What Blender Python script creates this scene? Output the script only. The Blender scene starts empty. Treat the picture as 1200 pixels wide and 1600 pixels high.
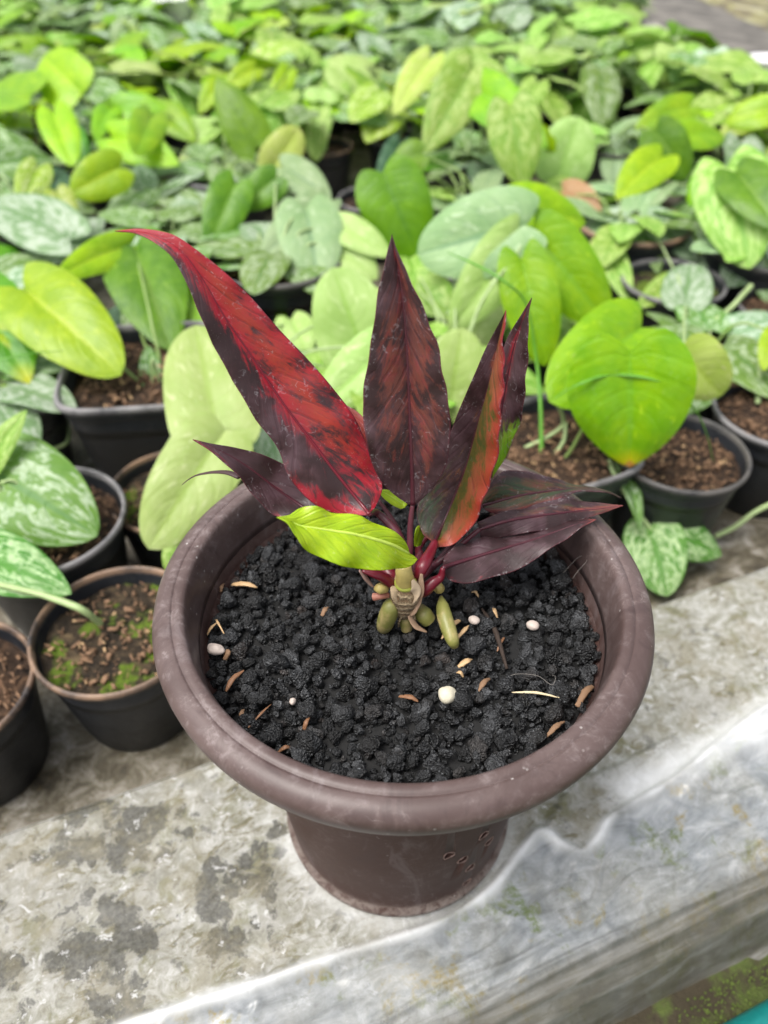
import bpy, bmesh, math, random
import numpy as np
from mathutils import Vector, noise as mnoise

random.seed(7)
rng = np.random.default_rng(7)
R_ = math.radians
sc = bpy.context.scene

# ------------------------------------------------------------------ camera
PITCH, CAMH, FPX = 0.73, 0.409, 1200.0
cam = bpy.data.cameras.new("camera"); camo = bpy.data.objects.new("camera", cam)
sc.collection.objects.link(camo); sc.camera = camo
camo.location = (0, 0, CAMH)
camo.rotation_euler = (math.pi/2 - PITCH, 0, 0)
cam.sensor_fit = 'VERTICAL'; cam.sensor_height = 36; cam.sensor_width = 27
cam.lens = 36*FPX/1600
cam.clip_start = 0.01; cam.clip_end = 200
cam.dof.use_dof = True; cam.dof.focus_distance = 0.293; cam.dof.aperture_fstop = 7.6

# ------------------------------------------------------------------ world and sun
w = bpy.data.worlds.new("World"); sc.world = w; w.use_nodes = True
nt = w.node_tree; nt.nodes.clear()
sky = nt.nodes.new('ShaderNodeTexSky'); sky.sky_type = 'NISHITA'; sky.sun_disc = False
SUN_EL, SUN_AZ = R_(66), R_(-118)     # azimuth measured from +Y towards +X
sky.sun_elevation = SUN_EL; sky.sun_rotation = SUN_AZ
sky.dust_density = 6; sky.air_density = 1.0; sky.ozone_density = 1.0
hs = nt.nodes.new('ShaderNodeHueSaturation'); hs.inputs['Saturation'].default_value = 0.3
bg = nt.nodes.new('ShaderNodeBackground'); bg.inputs['Strength'].default_value = 0.15
ou = nt.nodes.new('ShaderNodeOutputWorld')
nt.links.new(sky.outputs[0], hs.inputs['Color']); nt.links.new(hs.outputs[0], bg.inputs[0]); nt.links.new(bg.outputs[0], ou.inputs[0])
sl = bpy.data.lights.new("sun", 'SUN'); sl.energy = 1.5; sl.angle = R_(28); sl.color = (1.0, 0.965, 0.91)
slo = bpy.data.objects.new("sun", sl); sc.collection.objects.link(slo)
sd = Vector((math.sin(SUN_AZ)*math.cos(SUN_EL), math.cos(SUN_AZ)*math.cos(SUN_EL), math.sin(SUN_EL)))
slo.rotation_euler = (-sd).to_track_quat('-Z', 'Y').to_euler()
sc.view_settings.view_transform = 'Standard'; sc.view_settings.look = 'None'
sc.view_settings.gamma = 1; sc.view_settings.exposure = 0.70
sc.view_settings.use_curve_mapping = False
sc.cycles.use_denoising = True
sc.cycles.max_bounces = 8; sc.cycles.transparent_max_bounces = 8

# ------------------------------------------------------------------ helpers
COL = sc.collection
_F = np.array([0, math.cos(PITCH), -math.sin(PITCH)]); _U = np.array([0, math.sin(PITCH), math.cos(PITCH)]); _R = np.array([1., 0, 0])
CAM = np.array([0, 0, CAMH])
def _dir(x, y): return _F + _R*(x-600)/FPX - _U*(y-800)/FPX
def atz(x, y, z):
    d = _dir(x, y); return CAM + d*(z-CAMH)/d[2]
def aty(x, y, Y):
    d = _dir(x, y); return CAM + d*Y/d[1]
def unit(v):
    v = np.asarray(v, float); return v/(np.linalg.norm(v, axis=-1, keepdims=True)+1e-12)
UDIR = np.array([0.925, 0.38, 0]); UDIR /= np.linalg.norm(UDIR); SDIR = np.array([-UDIR[1], UDIR[0], 0])
def us(u, s, z): return UDIR*u + SDIR*s + np.array([0, 0, z])
def tous(P): P = np.asarray(P); return P@UDIR, P@SDIR

def tag(o, label=None, cat=None, group=None, kind=None):
    if label: o['label'] = label
    if cat: o['category'] = cat
    if group: o['group'] = group
    if kind: o['kind'] = kind
    return o
def empty(name, loc=(0, 0, 0), rz=0):
    o = bpy.data.objects.new(name, None); COL.objects.link(o); o.location = tuple(loc); o.rotation_euler = (0, 0, rz)
    o.empty_display_size = .01; return o
def link(name, me, parent=None, loc=None):
    """object whose verts are in world space; made relative to its parent's origin"""
    o = bpy.data.objects.new(name, me); COL.objects.link(o)
    if parent is not None: o.parent = parent
    if loc is not None: o.location = tuple(loc)
    return o
def mesh(name, V, Fc, mat=None, smooth=True, uv=None, col=None, colname='Col', sharp=None):
    V = np.asarray(V, dtype=np.float32)
    me = bpy.data.meshes.new(name)
    Fc = np.asarray(Fc, dtype=np.int32)
    n = Fc.shape[1]
    me.vertices.add(len(V)); me.vertices.foreach_set('co', V.ravel())
    me.loops.add(Fc.size); me.loops.foreach_set('vertex_index', Fc.ravel())
    me.polygons.add(len(Fc)); me.polygons.foreach_set('loop_start', np.arange(0, Fc.size, n, dtype=np.int32))
    try: me.polygons.foreach_set('loop_total', np.full(len(Fc), n, dtype=np.int32))
    except Exception: pass
    me.update(calc_edges=True)
    if smooth: me.polygons.foreach_set('use_smooth', np.ones(len(Fc), dtype=bool))
    if uv is not None:
        l = me.uv_layers.new(name='UVMap'); l.data.foreach_set('uv', np.asarray(uv, dtype=np.float32)[Fc.ravel()].ravel())
    if col is not None:
        a = me.color_attributes.new(colname, 'FLOAT_COLOR', 'POINT'); a.data.foreach_set('color', np.asarray(col, dtype=np.float32).ravel())
    if mat: me.materials.append(mat)
    me.validate()
    return me
def gridfaces(n, m, wrap=False, off=0):
    i, j = np.meshgrid(np.arange(n-1), np.arange(m if wrap else m-1), indexing='ij')
    a = i*m+j; b = i*m+(j+1) % m; c = (i+1)*m+(j+1) % m; d = (i+1)*m+j
    return np.stack([a, b, c, d], -1).reshape(-1, 4)+off
def crom(pts, n):
    """Catmull-Rom through pts (k,d) -> (n,d)"""
    P = np.asarray(pts, float); k = len(P)
    Q = np.vstack([2*P[0]-P[1], P, 2*P[-1]-P[-2]])
    t = np.linspace(0, k-1, n); i = np.minimum(t.astype(int), k-2); f = (t-i)[:, None]
    p0, p1, p2, p3 = Q[i], Q[i+1], Q[i+2], Q[i+3]
    return .5*((2*p1)+(-p0+p2)*f+(2*p0-5*p1+4*p2-p3)*f**2+(-p0+3*p1-3*p2+p3)*f**3)
def tube(pts, rad, n=24, seg=10, flat=1.0, cap=True):
    P = crom(pts, n) if len(pts) > 2 else np.linspace(pts[0], pts[1], n)
    rr = np.interp(np.linspace(0, 1, n), np.linspace(0, 1, len(rad)), rad) if np.ndim(rad) else np.full(n, rad)
    T = unit(np.gradient(P, axis=0)); ref = np.array([0, 0, 1.]) if abs(T[0, 2]) < .9 else np.array([1., 0, 0])
    A = unit(np.cross(T, ref)); B = np.cross(T, A)
    th = np.linspace(0, 2*np.pi, seg, endpoint=False)
    V = P[:, None]+rr[:, None, None]*(A[:, None]*np.cos(th)[None, :, None]+flat*B[:, None]*np.sin(th)[None, :, None])
    V = V.reshape(-1, 3); Fq = gridfaces(n, seg, True)
    if cap:
        V = np.vstack([V, P[0]-T[0]*rr[0]*.4, P[-1]+T[-1]*rr[-1]*.4])
        a = np.arange(seg); b = (a+1) % seg; c0 = len(V)-2; c1 = len(V)-1; o = (n-1)*seg
        Fq = np.vstack([Fq, np.stack([b, a, np.full(seg, c0), np.full(seg, c0)], -1), np.stack([a+o, b+o, np.full(seg, c1), np.full(seg, c1)], -1)])
    return V, Fq
def tomesh(name, V, Fq, mat, **k):
    """quads which may be degenerate triangles"""
    deg = Fq[:, 2] == Fq[:, 3]
    me = bpy.data.meshes.new(name)
    faces = [tuple(f[:3]) if d else tuple(f) for f, d in zip(Fq.tolist(), deg)]
    me.from_pydata([tuple(v) for v in np.asarray(V, float)], [], faces)
    for p in me.polygons: p.use_smooth = True
    if mat: me.materials.append(mat)
    return me
def lathe(profile, seg=64, cz=None):
    th = np.linspace(0, 2*np.pi, seg, endpoint=False)
    P = np.asarray(profile)
    V = np.stack([P[:, None, 0]*np.cos(th), P[:, None, 0]*np.sin(th), np.repeat(P[:, 1:2], seg, 1)], -1).reshape(-1, 3)
    return V, gridfaces(len(P), seg, True)
def join(parts):
    Vs, Fs, o = [], [], 0
    for V, Fq in parts:
        Vs.append(V); Fs.append(Fq+o); o += len(V)
    return np.vstack(Vs), np.vstack(Fs)

# ------------------------------------------------------------------ node helper
class NB:
    def __init__(s, name):
        s.m = bpy.data.materials.new(name); s.m.use_nodes = True; s.t = s.m.node_tree; s.t.nodes.clear()
        s.out = s.t.nodes.new('ShaderNodeOutputMaterial')
    def n(s, typ, props=None, **ins):
        nd = s.t.nodes.new(typ)
        for k, v in (props or {}).items(): setattr(nd, k, v)
        for k, v in ins.items():
            key = k.replace('_', ' ')
            if key not in nd.inputs: key = k
            s.set(nd.inputs[int(k[1:])] if k[0] == 'i' and k[1:].isdigit() else nd.inputs[key], v)
        return nd
    def set(s, inp, v):
        if isinstance(v, bpy.types.NodeSocket): s.t.links.new(v, inp)
        elif isinstance(v, (tuple, list)) and len(v) == 3 and inp.type == 'RGBA': inp.default_value = (*v, 1)
        else: inp.default_value = v
    def math(s, op, a, b=0.0, c=0.0, clamp=False):
        nd = s.t.nodes.new('ShaderNodeMath'); nd.operation = op; nd.use_clamp = clamp
        for i, v in enumerate((a, b, c)): s.set(nd.inputs[i], v)
        return nd.outputs[0]
    def mix(s, f, a, b, mode='MIX'):
        nd = s.t.nodes.new('ShaderNodeMix'); nd.data_type = 'RGBA'; nd.blend_type = mode
        s.set(nd.inputs[0], f); s.set(nd.inputs[6], a); s.set(nd.inputs[7], b); return nd.outputs[2]
    def noise(s, vec, scale, detail=4, rough=.55, dist=0, col=False):
        nd = s.n('ShaderNodeTexNoise', Vector=vec, Scale=scale, Detail=detail, Roughness=rough, Distortion=dist)
        return nd.outputs[1] if col else nd.outputs[0]
    def vor(s, vec, scale, feature='F1', out=0, rand=1):
        nd = s.n('ShaderNodeTexVoronoi', {'feature': feature}, Vector=vec, Scale=scale, Randomness=rand); return nd.outputs[out]
    def step(s, v, lo, hi):
        nd = s.t.nodes.new('ShaderNodeMapRange'); nd.interpolation_type = 'SMOOTHSTEP'
        s.set(nd.inputs[0], v); s.set(nd.inputs[1], lo); s.set(nd.inputs[2], hi); return nd.outputs[0]
    def ramp(s, v, stops):
        nd = s.t.nodes.new('ShaderNodeValToRGB'); s.set(nd.inputs[0], v); e = nd.color_ramp.elements
        while len(e) < len(stops): e.new(.5)
        for el, (p, c) in zip(e, stops): el.position = p; el.color = (*c, 1)
        return nd.outputs[0]
    def bump(s, h, strength=.3, dist=.001, normal=None):
        nd = s.n('ShaderNodeBump', Height=h, Strength=strength, Distance=dist)
        if normal is not None: s.set(nd.inputs['Normal'], normal)
        return nd.outputs[0]
    def obj(s): return s.n('ShaderNodeTexCoord').outputs['Object']
    def uv(s): return s.n('ShaderNodeTexCoord').outputs['UV']
    def sep(s, v):
        nd = s.n('ShaderNodeSeparateXYZ', i0=v); return nd.outputs
    def comb(s, x, y, z=0.0): return s.n('ShaderNodeCombineXYZ', i0=x, i1=y, i2=z).outputs[0]
    def pbr(s, color, rough=.5, normal=None, spec=.5, coat=0, coatr=.1, trans=0.0, tcol=None, sheen=0):
        b = s.n('ShaderNodeBsdfPrincipled'); s.set(b.inputs['Base Color'], color); s.set(b.inputs['Roughness'], rough)
        s.set(b.inputs['Specular IOR Level'], spec); s.set(b.inputs['Coat Weight'], coat); s.set(b.inputs['Coat Roughness'], coatr)
        s.set(b.inputs['Sheen Weight'], sheen)
        if normal is not None: s.set(b.inputs['Normal'], normal)
        o = b.outputs[0]
        if trans:
            t = s.n('ShaderNodeBsdfTranslucent'); s.set(t.inputs[0], tcol if tcol is not None else color)
            if normal is not None: s.set(t.inputs['Normal'], normal)
            mx = s.n('ShaderNodeMixShader'); s.set(mx.inputs[0], trans); s.t.links.new(o, mx.inputs[1]); s.t.links.new(t.outputs[0], mx.inputs[2]); o = mx.outputs[0]
        s.t.links.new(o, s.out.inputs[0]); return s.m

# ------------------------------------------------------------------ materials
def m_sheet():
    b = NB('plastic_sheet'); uv = b.uv()
    at = b.n('ShaderNodeVertexColor', {'layer_name': 'Col'}).outputs[0]; c = b.n('ShaderNodeSeparateColor', i0=at).outputs
    mid = b.noise(uv, 125, 7, .74, .7); soft = b.noise(uv, 16, 4, .6, .8); fine = b.noise(uv, 420, 4, .7); lg = b.noise(uv, 34, 5, .65, .6)
    st = b.n('ShaderNodeMapping', Vector=uv, Scale=(.6, 1.3, 1)).outputs[0]; streak = b.noise(st, 140, 5, .7, .9)
    base = b.ramp(mid, [(.30, (.12, .118, .09)), (.42, (.215, .21, .17)), (.52, (.30, .297, .265)), (.64, (.44, .44, .42))]); base = b.mix(b.math('MULTIPLY', b.step(soft, .42, .62), .5), base, b.mix(mid, (.13, .125, .105), (.30, .29, .26)))
    tan = b.mix(b.step(fine, .35, .7), (0.078, 0.066, 0.027), (0.162, 0.144, 0.078))
    base = b.mix(b.math('MULTIPLY', b.math('MULTIPLY', b.step(streak, .50, .60), b.step(lg, .36, .56)), .8), base, tan)
    olive = b.step(b.noise(uv, 42, 6, .68, .5), .53, .64)
    base = b.mix(b.math('MULTIPLY', olive, .6), base, (0.114, 0.111, 0.042))
    grey = b.mix(b.step(fine, .35, .65), (.030, .029, .023), (.085, .082, .068))
    dk = b.math('ADD', b.math('MULTIPLY', c[0], .68), b.math('ADD', b.math('MULTIPLY', b.math('SUBTRACT', lg, .5), 1.9), b.math('MULTIPLY', b.math('SUBTRACT', mid, .5), 2.2)))
    base = b.mix(b.math('MULTIPLY', b.step(dk, .35, .58), .86), base, grey)
    gsm = b.step(b.noise(uv, 85, 5, .6, .3), .60, .66)
    base = b.mix(b.math('MULTIPLY', gsm, .55), base, (0.051, 0.049, 0.042)); wh = b.step(b.noise(uv, 95, 5, .7, .6), .60, .66); base = b.mix(b.math('MULTIPLY', b.step(b.noise(uv, 26, 5, .7, .4), .47, .62), .45), base, b.mix(fine, (.12, .10, .055), (.26, .235, .16))); base = b.mix(b.math('MULTIPLY', wh, .8), base, (.46, .46, .45)); pep = b.step(b.noise(uv, 700, 3, .6), .62, .68); base = b.mix(b.math('MULTIPLY', pep, .35), base, (.05, .048, .035))
    # milky bluish film beyond the fold, with algae showing through
    blue = b.ramp(b.noise(st, 60, 6, .7, .9), [(.3, (.10, .112, .122)), (.46, (.20, .218, .232)), (.58, (.29, .307, .32)), (.70, (.44, .452, .46))])
    alg = b.math('MULTIPLY', b.step(b.noise(uv, 44, 5, .68, .3), .53, .62), b.step(fine, .3, .6))
    blue = b.mix(alg, blue, b.mix(b.step(b.noise(uv, 20, 2), .45, .55), (.085, .12, .03), (.22, .17, .05)))
    base = b.mix(b.math('MULTIPLY', c[1], b.math('ADD', .55, b.math('MULTIPLY', b.step(soft, .4, .6), .35))), base, blue)
    base = b.mix(b.math('MULTIPLY', c[2], .9), base, (.72, .73, .73))
    al = b.n('ShaderNodeVertexColor', {'layer_name': 'Col'}).outputs[1]   # grime low on the front face
    base = b.mix(b.math('MULTIPLY', b.step(b.math('ADD', al, b.math('MULTIPLY', b.math('SUBTRACT', mid, .5), .5)), .35, .8), .75), base, b.mix(streak, (0.045, 0.042, 0.033), (0.126, 0.111, 0.072)))
    s3 = b.noise(b.n('ShaderNodeMapping', Vector=uv, Scale=(.18, 2.2, 1)).outputs[0], 110, 5, .65, .5)
    base = b.mix(b.math('MULTIPLY', al, b.math('MULTIPLY', b.step(s3, .5, .62), .4)), base, (.24, .24, .225)); base = b.mix(b.math('MULTIPLY', al, b.math('MULTIPLY', b.step(s3, .5, .38), .45)), base, (.06, .054, .042))
    h = b.math('ADD', b.math('MULTIPLY', mid, .6), b.math('MULTIPLY', fine, .25))
    nrm = b.bump(h, .35, .002)
    ro = b.math('ADD', .30, b.math('MULTIPLY', mid, .35))
    return b.pbr(base, ro, nrm, .35, coat=b.math('MULTIPLY', b.math('ADD', c[1], c[2]), .35), coatr=.12)
def m_bed():
    b = NB('bench_concrete'); o = b.obj(); a = b.noise(o, 48, 6, .7, .7); f = b.noise(o, 220, 5, .7)
    c = b.ramp(a, [(.33, (.035, .028, .018)), (.46, (.10, .085, .055)), (.56, (.21, .19, .15)), (.66, (.36, .34, .31))])
    c = b.mix(b.step(f, .55, .7), c, (.10, .075, .03))
    return b.pbr(c, b.math('ADD', .35, b.math('MULTIPLY', f, .4)), b.bump(f, .5, .003))
def m_moss():
    b = NB('mossy_ground'); o = b.obj(); a = b.noise(o, 40, 5, .6, .4); f = b.noise(o, 300, 4, .7)
    g = b.mix(f, (.025, .04, .008), (.12, .155, .03))
    c = b.mix(b.step(a, .45, .6), (.045, .035, .018), g)
    return b.pbr(c, .9, b.bump(f, .8, .004))
def m_mosstuft(): 
    b = NB('moss'); f = b.noise(b.obj(), 260, 3); return b.pbr(b.mix(f, (.035, .06, .008), (.14, .19, .03)), .9)
def m_plain(name, col, rough=.5, var=.25, scale=60, bump=.15, spec=.5, coat=0, dist=.001):
    b = NB(name); o = b.obj(); f = b.noise(o, scale, 5, .65, .3)
    dk = tuple(x*(1-var) for x in col); lt = tuple(min(1, x*(1+var)) for x in col)
    return b.pbr(b.mix(b.step(f, .3, .7), dk, lt), b.math('ADD', rough-.08, b.math('MULTIPLY', f, .16)), b.bump(f, bump, dist), spec, coat=coat)
def m_brownpot(low=False):
    b = NB('brown_pot_plastic'); o = b.obj(); a = b.noise(o, 30, 6, .7, .8); f = b.noise(o, 190, 5, .75, .6)
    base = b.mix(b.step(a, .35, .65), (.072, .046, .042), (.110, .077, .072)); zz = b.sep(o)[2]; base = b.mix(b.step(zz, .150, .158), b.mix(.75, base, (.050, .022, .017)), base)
    z = b.sep(o)[2]
    dust = b.math('MULTIPLY', b.step(f, .48, .74), b.step(a, .38, .62))
    up = b.sep(b.n('ShaderNodeNewGeometry').outputs['Normal'])[2]
    dust = b.math('MULTIPLY', dust, b.math('ADD', .4, b.math('MULTIPLY', b.step(up, -.2, .7), .6)))
    c = b.mix(b.math('MULTIPLY', dust, .75), base, (.27, .225, .22)); stn = b.noise(b.n('ShaderNodeMapping', Vector=o, Scale=(1, 1, .25)).outputs[0], 55, 5, .7, 1.0); c = b.mix(b.math('MULTIPLY', b.step(stn, .54, .68), .38), c, (.20, .165, .165)); c = b.mix(b.math('MULTIPLY', b.step(stn, .46, .34), .45), c, (.045, .027, .026))
    # fine scratches
    sp = b.n('ShaderNodeMapping', Vector=o, Scale=(1, 1, 3)).outputs[0]
    v = b.vor(b.n('ShaderNodeVectorMath', {'operation': 'ADD'}, i0=sp, i1=b.n('ShaderNodeVectorMath', {'operation': 'SCALE'}, i0=b.noise(o, 45, 3, col=True), Scale=.04).outputs[0]).outputs[0], 34, 'DISTANCE_TO_EDGE')
    scr = b.math('MULTIPLY', b.math('LESS_THAN', v, .0045), b.step(b.noise(o, 55, 3), .58, .66))
    c = b.mix(b.math('MULTIPLY', scr, .35), c, (.42, .38, .37))
    sp2 = b.math('MULTIPLY', b.math('LESS_THAN', b.vor(o, 260), .13), b.step(b.noise(o, 50, 2), .56, .66))
    c = b.mix(b.math('MULTIPLY', sp2, .6), c, (.5, .47, .45))
    # limescale near the foot
    ft = b.math('MULTIPLY', b.math('SUBTRACT', 1.0, b.step(b.math('ADD', z, b.math('MULTIPLY', a, .008)), .006, .017)), b.step(f, .3, .62))
    c = b.mix(b.math('MULTIPLY', ft, .7), c, (.42, .37, .33))
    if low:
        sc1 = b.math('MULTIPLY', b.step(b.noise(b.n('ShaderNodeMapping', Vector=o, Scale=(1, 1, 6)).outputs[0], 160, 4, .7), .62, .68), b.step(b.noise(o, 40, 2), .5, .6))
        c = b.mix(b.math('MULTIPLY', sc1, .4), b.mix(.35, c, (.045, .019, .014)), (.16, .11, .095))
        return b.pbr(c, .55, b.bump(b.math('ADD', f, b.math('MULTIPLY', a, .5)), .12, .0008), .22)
    return b.pbr(c, b.math('ADD', .44, b.math('MULTIPLY', dust, .25)), b.bump(b.math('ADD', f, b.math('MULTIPLY', a, .5)), .10, .0008), .45)
def m_blackpot(name='black_pot_plastic', rimc=(.12, .11, .10)):
    b = NB(name); o = b.obj(); a = b.noise(o, 30, 5, .65, .4); f = b.noise(o, 170, 4, .7)
    c = b.mix(b.step(a, .3, .7), (.011, .013, .017), (.026, .029, .035))
    c = b.mix(b.math('MULTIPLY', b.step(f, .56, .74), .4), c, (.11, .11, .11))
    z = b.sep(o)[2]
    up = b.math('MULTIPLY', b.step(z, .0745, .078), b.step(a, .28, .58))
    c = b.mix(b.math('MULTIPLY', up, .85), c, rimc)
    return b.pbr(c, b.math('ADD', .34, b.math('MULTIPLY', f, .25)), b.bump(f, .2, .001), .5)
def m_soil(name, c1, c2, c3, moss=0):
    b = NB(name); o = b.obj(); a = b.noise(o, 95, 6, .7, .8); f = b.noise(o, 330, 4, .7)
    c = b.ramp(a, [(.35, c1), (.52, c2), (.68, c3)])
    if moss: c = b.mix(b.math('MULTIPLY', b.step(b.noise(o, 28, 3, .6), .50, .56), b.step(f, .25, .55)), c, (.10, .16, .012))
    return b.pbr(c, .85, b.bump(b.math('ADD', a, f), .9, .003), .3)
def m_rock():
    b = NB('lava_rock'); o = b.obj(); at = b.n('ShaderNodeVertexColor', {'layer_name': 'Col'}).outputs[0]
    f = b.noise(o, 700, 5, .7); p = b.vor(o, 1100); g = b.noise(o, 260, 4, .6)
    c = b.mix(b.step(f, .35, .7), b.mix(.6, at, (0, 0, 0)), b.mix(.35, at, (.045, .047, .05)))
    sp = b.math('MULTIPLY', b.step(b.noise(o, 1100, 3, .6), .60, .68), b.step(b.noise(o, 75, 3), .50, .60)); glint = b.step(b.noise(o, 140, 4, .7), .5, .72); c = b.mix(b.math('MULTIPLY', glint, .55), c, (.125, .13, .137))  # sparkle specks and grey highlights painted into the rock colour
    c = b.mix(b.math('MULTIPLY', sp, .5), c, (.36, .38, .40))
    ro = b.math('SUBTRACT', .66, b.math('MULTIPLY', b.step(b.noise(o, 60, 2), .45, .6), .36))
    h = b.math('ADD', b.math('MULTIPLY', p, 1.2), b.math('ADD', f, g))
    return b.pbr(c, ro, b.bump(h, .9, .0011), .42)
def m_hero(olive=False):
    b = NB('dark_leaf'); uv = b.uv(); s = b.sep(uv); u, v = s[0], s[1]     # u -1..1 , v in metres from the tip
    vc = b.n('ShaderNodeVertexColor', {'layer_name': 'Col'}); colA, frac = vc.outputs[0], vc.outputs[1]
    o = b.obj(); au = b.math('ABSOLUTE', u)
    acr = b.math('SUBTRACT', v, b.math('MULTIPLY', au, .026))          # position across the side veins
    sv = b.comb(b.math('MULTIPLY', acr, 1.0), b.math('MULTIPLY', u, .022), 0.0)
    n1 = b.noise(sv, 150, 6, .68, .6); n2 = b.noise(o, 420, 4, .7); n3 = b.noise(o, 60, 3, .6, .3)
    m = b.math('ADD', b.math('MULTIPLY', n1, .62), b.math('ADD', b.math('MULTIPLY', n2, .16), b.math('MULTIPLY', n3, .36)))
    vv_ = b.math('ADD', b.math('MULTIPLY', b.math('SUBTRACT', m, .57), 3.4), b.math('MULTIPLY', b.math('SUBTRACT', frac, .52), 1.35))
    k = b.step(vv_, -.22, .26)
    dark = b.mix(b.step(n3, .35, .65), (.028, .012, .013), (.066, .028, .033))
    if olive: dark = b.mix(b.step(u, -.02, .06), dark, b.mix(b.step(n2, .4, .6), (.06, .075, .012), (.11, .085, .014)))
    hot = b.mix(b.math('MULTIPLY', b.step(b.noise(sv, 90, 5, .65, .8), .45, .62), .35), colA, b.mix(b.step(n2, .4, .6), (.38, .012, .034), (.26, .048, .018)))
    hot = b.mix(b.math('MULTIPLY', b.step(b.noise(o, 260, 5, .7), .5, .7), .35), hot, (.085, .035, .02))
    hot = b.mix(.75, colA, hot)
    c = b.mix(k, dark, hot)
    # midrib line and side veins
    mr = b.math('SUBTRACT', 1.0, b.step(au, .02, .055))
    c = b.mix(b.math('MULTIPLY', mr, .6), c, (.085, .010, .022))
    edge = b.step(au, .955, .99); c = b.mix(b.math('MULTIPLY', edge, .5), c, (.13, .022, .035))
    wv = b.math('SINE', b.math('ADD', b.math('MULTIPLY', acr, 560.0), b.math('MULTIPLY', n3, 4.0))); vein = b.step(wv, .90, 1.0)
    c = b.mix(b.math('MULTIPLY', vein, b.math('MULTIPLY', b.step(n3, .45, .6), .45)), c, (.045, .008, .014))
    # dried water marks: thin broken rings
    ow = b.n('ShaderNodeVectorMath', {'operation': 'ADD'}, i0=o, i1=b.n('ShaderNodeVectorMath', {'operation': 'SCALE'}, i0=b.noise(o, 190, 3, col=True), Scale=.006).outputs[0]).outputs[0]
    d = b.vor(ow, 150); ring = b.math('SUBTRACT', 1.0, b.step(b.math('ABSOLUTE', b.math('SUBTRACT', d, .37)), .0, .045))
    ring = b.math('MULTIPLY', ring, b.math('MULTIPLY', b.step(b.noise(o, 55, 2), .47, .58), b.step(b.noise(o, 600, 2), .42, .58)))
    c = b.mix(b.math('MULTIPLY', ring, .24), c, (.48, .44, .47))
    cr = b.math('MULTIPLY', b.step(b.noise(o, 900, 4, .7, 1.5), .63, .68), b.step(b.noise(o, 75, 3), .50, .60))
    ed = b.math('MULTIPLY', b.step(au, .86, .97), b.step(b.noise(o, 500, 3, .7), .57, .63))
    cr = b.math('ADD', b.math('MULTIPLY', cr, .8), b.math('MULTIPLY', ed, .5), clamp=True)
    c = b.mix(b.math('MULTIPLY', cr, .6), c, (.52, .50, .50))
    haze = b.math('MULTIPLY', b.step(n3, .42, .66), b.math('SUBTRACT', 1.0, frac))
    c = b.mix(b.math('MULTIPLY', haze, .10), c, (.30, .25, .30))
    h = b.math('ADD', b.math('MULTIPLY', b.math('MULTIPLY', b.step(wv, .6, 1.0), b.step(n3, .35, .6)), -.55), b.math('ADD', b.math('MULTIPLY', n1, .7), b.math('ADD', b.math('MULTIPLY', n2, .35), b.math('MULTIPLY', cr, .6))))
    nr = b.bump(h, .28, .0010)
    return b.pbr(c, b.math('ADD', .34, b.math('MULTIPLY', n2, .22)), nr, .42, coat=.05, coatr=.25, trans=.12, tcol=b.mix(.5, c, colA))
def m_young():
    b = NB('young_leaf'); uv = b.uv(); s = b.sep(uv); au = b.math('ABSOLUTE', s[0]); o = b.obj()
    n1 = b.noise(b.comb(b.math('SUBTRACT', s[1], b.math('MULTIPLY', au, .02)), b.math('MULTIPLY', s[0], .01), 0.0), 220, 4, .6)
    n3 = b.noise(o, 70, 3)
    c = b.mix(b.step(n3, .3, .7), (.34, .52, .006), (.46, .62, .014)); c = b.mix(b.math('MULTIPLY', b.step(n1, .45, .65), .5), c, (.24, .42, .01)); c = b.mix(b.math('MULTIPLY', b.step(b.noise(o, 500, 3, .7), .62, .7), .3), c, (.6, .66, .25))
    c = b.mix(b.math('MULTIPLY', b.math('SUBTRACT', 1.0, b.step(au, .015, .06)), .7), c, (.58, .72, .12))
    wv = b.math('SINE', b.math('MULTIPLY', b.math('SUBTRACT', s[1], b.math('MULTIPLY', au, .016)), 900.0))
    return b.pbr(c, .30, b.bump(b.math('ADD', n1, b.math('MULTIPLY', b.step(wv, .5, 1.0), -.5)), .4, .0012), .5, coat=.2, coatr=.15, trans=.25)

# background leaf styles: base, base2, splash colour, splash amount(0..1), midrib colour, scale
STY = {
 'lime':   ((.24, .44, .010), (.34, .54, .018), (.5, .66, .06), .10, (.44, .60, .06), 40),
 'limegr': ((.17, .38, .015), (.27, .48, .020), (.40, .6, .05), .12, (.20, .42, .04), 40),
 'green':  ((.07, .21, .014), (.13, .31, .020), (.22, .42, .04), .10, (.18, .36, .05), 40),
 'olive':  ((.12, .25, .018), (.18, .34, .022), (.25, .42, .04), .10, (.10, .22, .02), 40),
 'pale':   ((.36, .52, .15), (.47, .62, .23), (.58, .70, .33), .30, (.34, .52, .12), 34),
 'yellow': ((.46, .62, .13), (.55, .68, .20), (.62, .66, .3), .25, (.38, .52, .08), 34),
 'blue':   ((.25, .39, .17), (.34, .47, .24), (.46, .58, .36), .30, (.16, .28, .14), 30),
 'palevar':((.20, .40, .055), (.29, .48, .085), (.50, .67, .23), .62, (.22, .42, .08), 62),
 'silver': ((.12, .24, .038), (.17, .30, .055), (.46, .57, .37), .62, (.10, .22, .06), 60),
 'white':  ((.17, .31, .13), (.27, .40, .22), (.54, .63, .50), .70, (.14, .28, .10), 52),
 'dark':   ((.035, .095, .045), (.06, .14, .065), (.28, .38, .30), .30, (.05, .12, .07), 70),
 'spot':   ((.06, .19, .018), (.09, .25, .025), (.46, .60, .32), .75, (.09, .24, .03), 115),
 'limevar':((.26, .40, .04), (.34, .48, .05), (.60, .66, .32), .58, (.24, .38, .05), 70),
 'dry':    ((.42, .24, .11), (.50, .32, .18), (.56, .40, .27), .3, (.3, .15, .06), 60),
}
MB = {}
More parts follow.
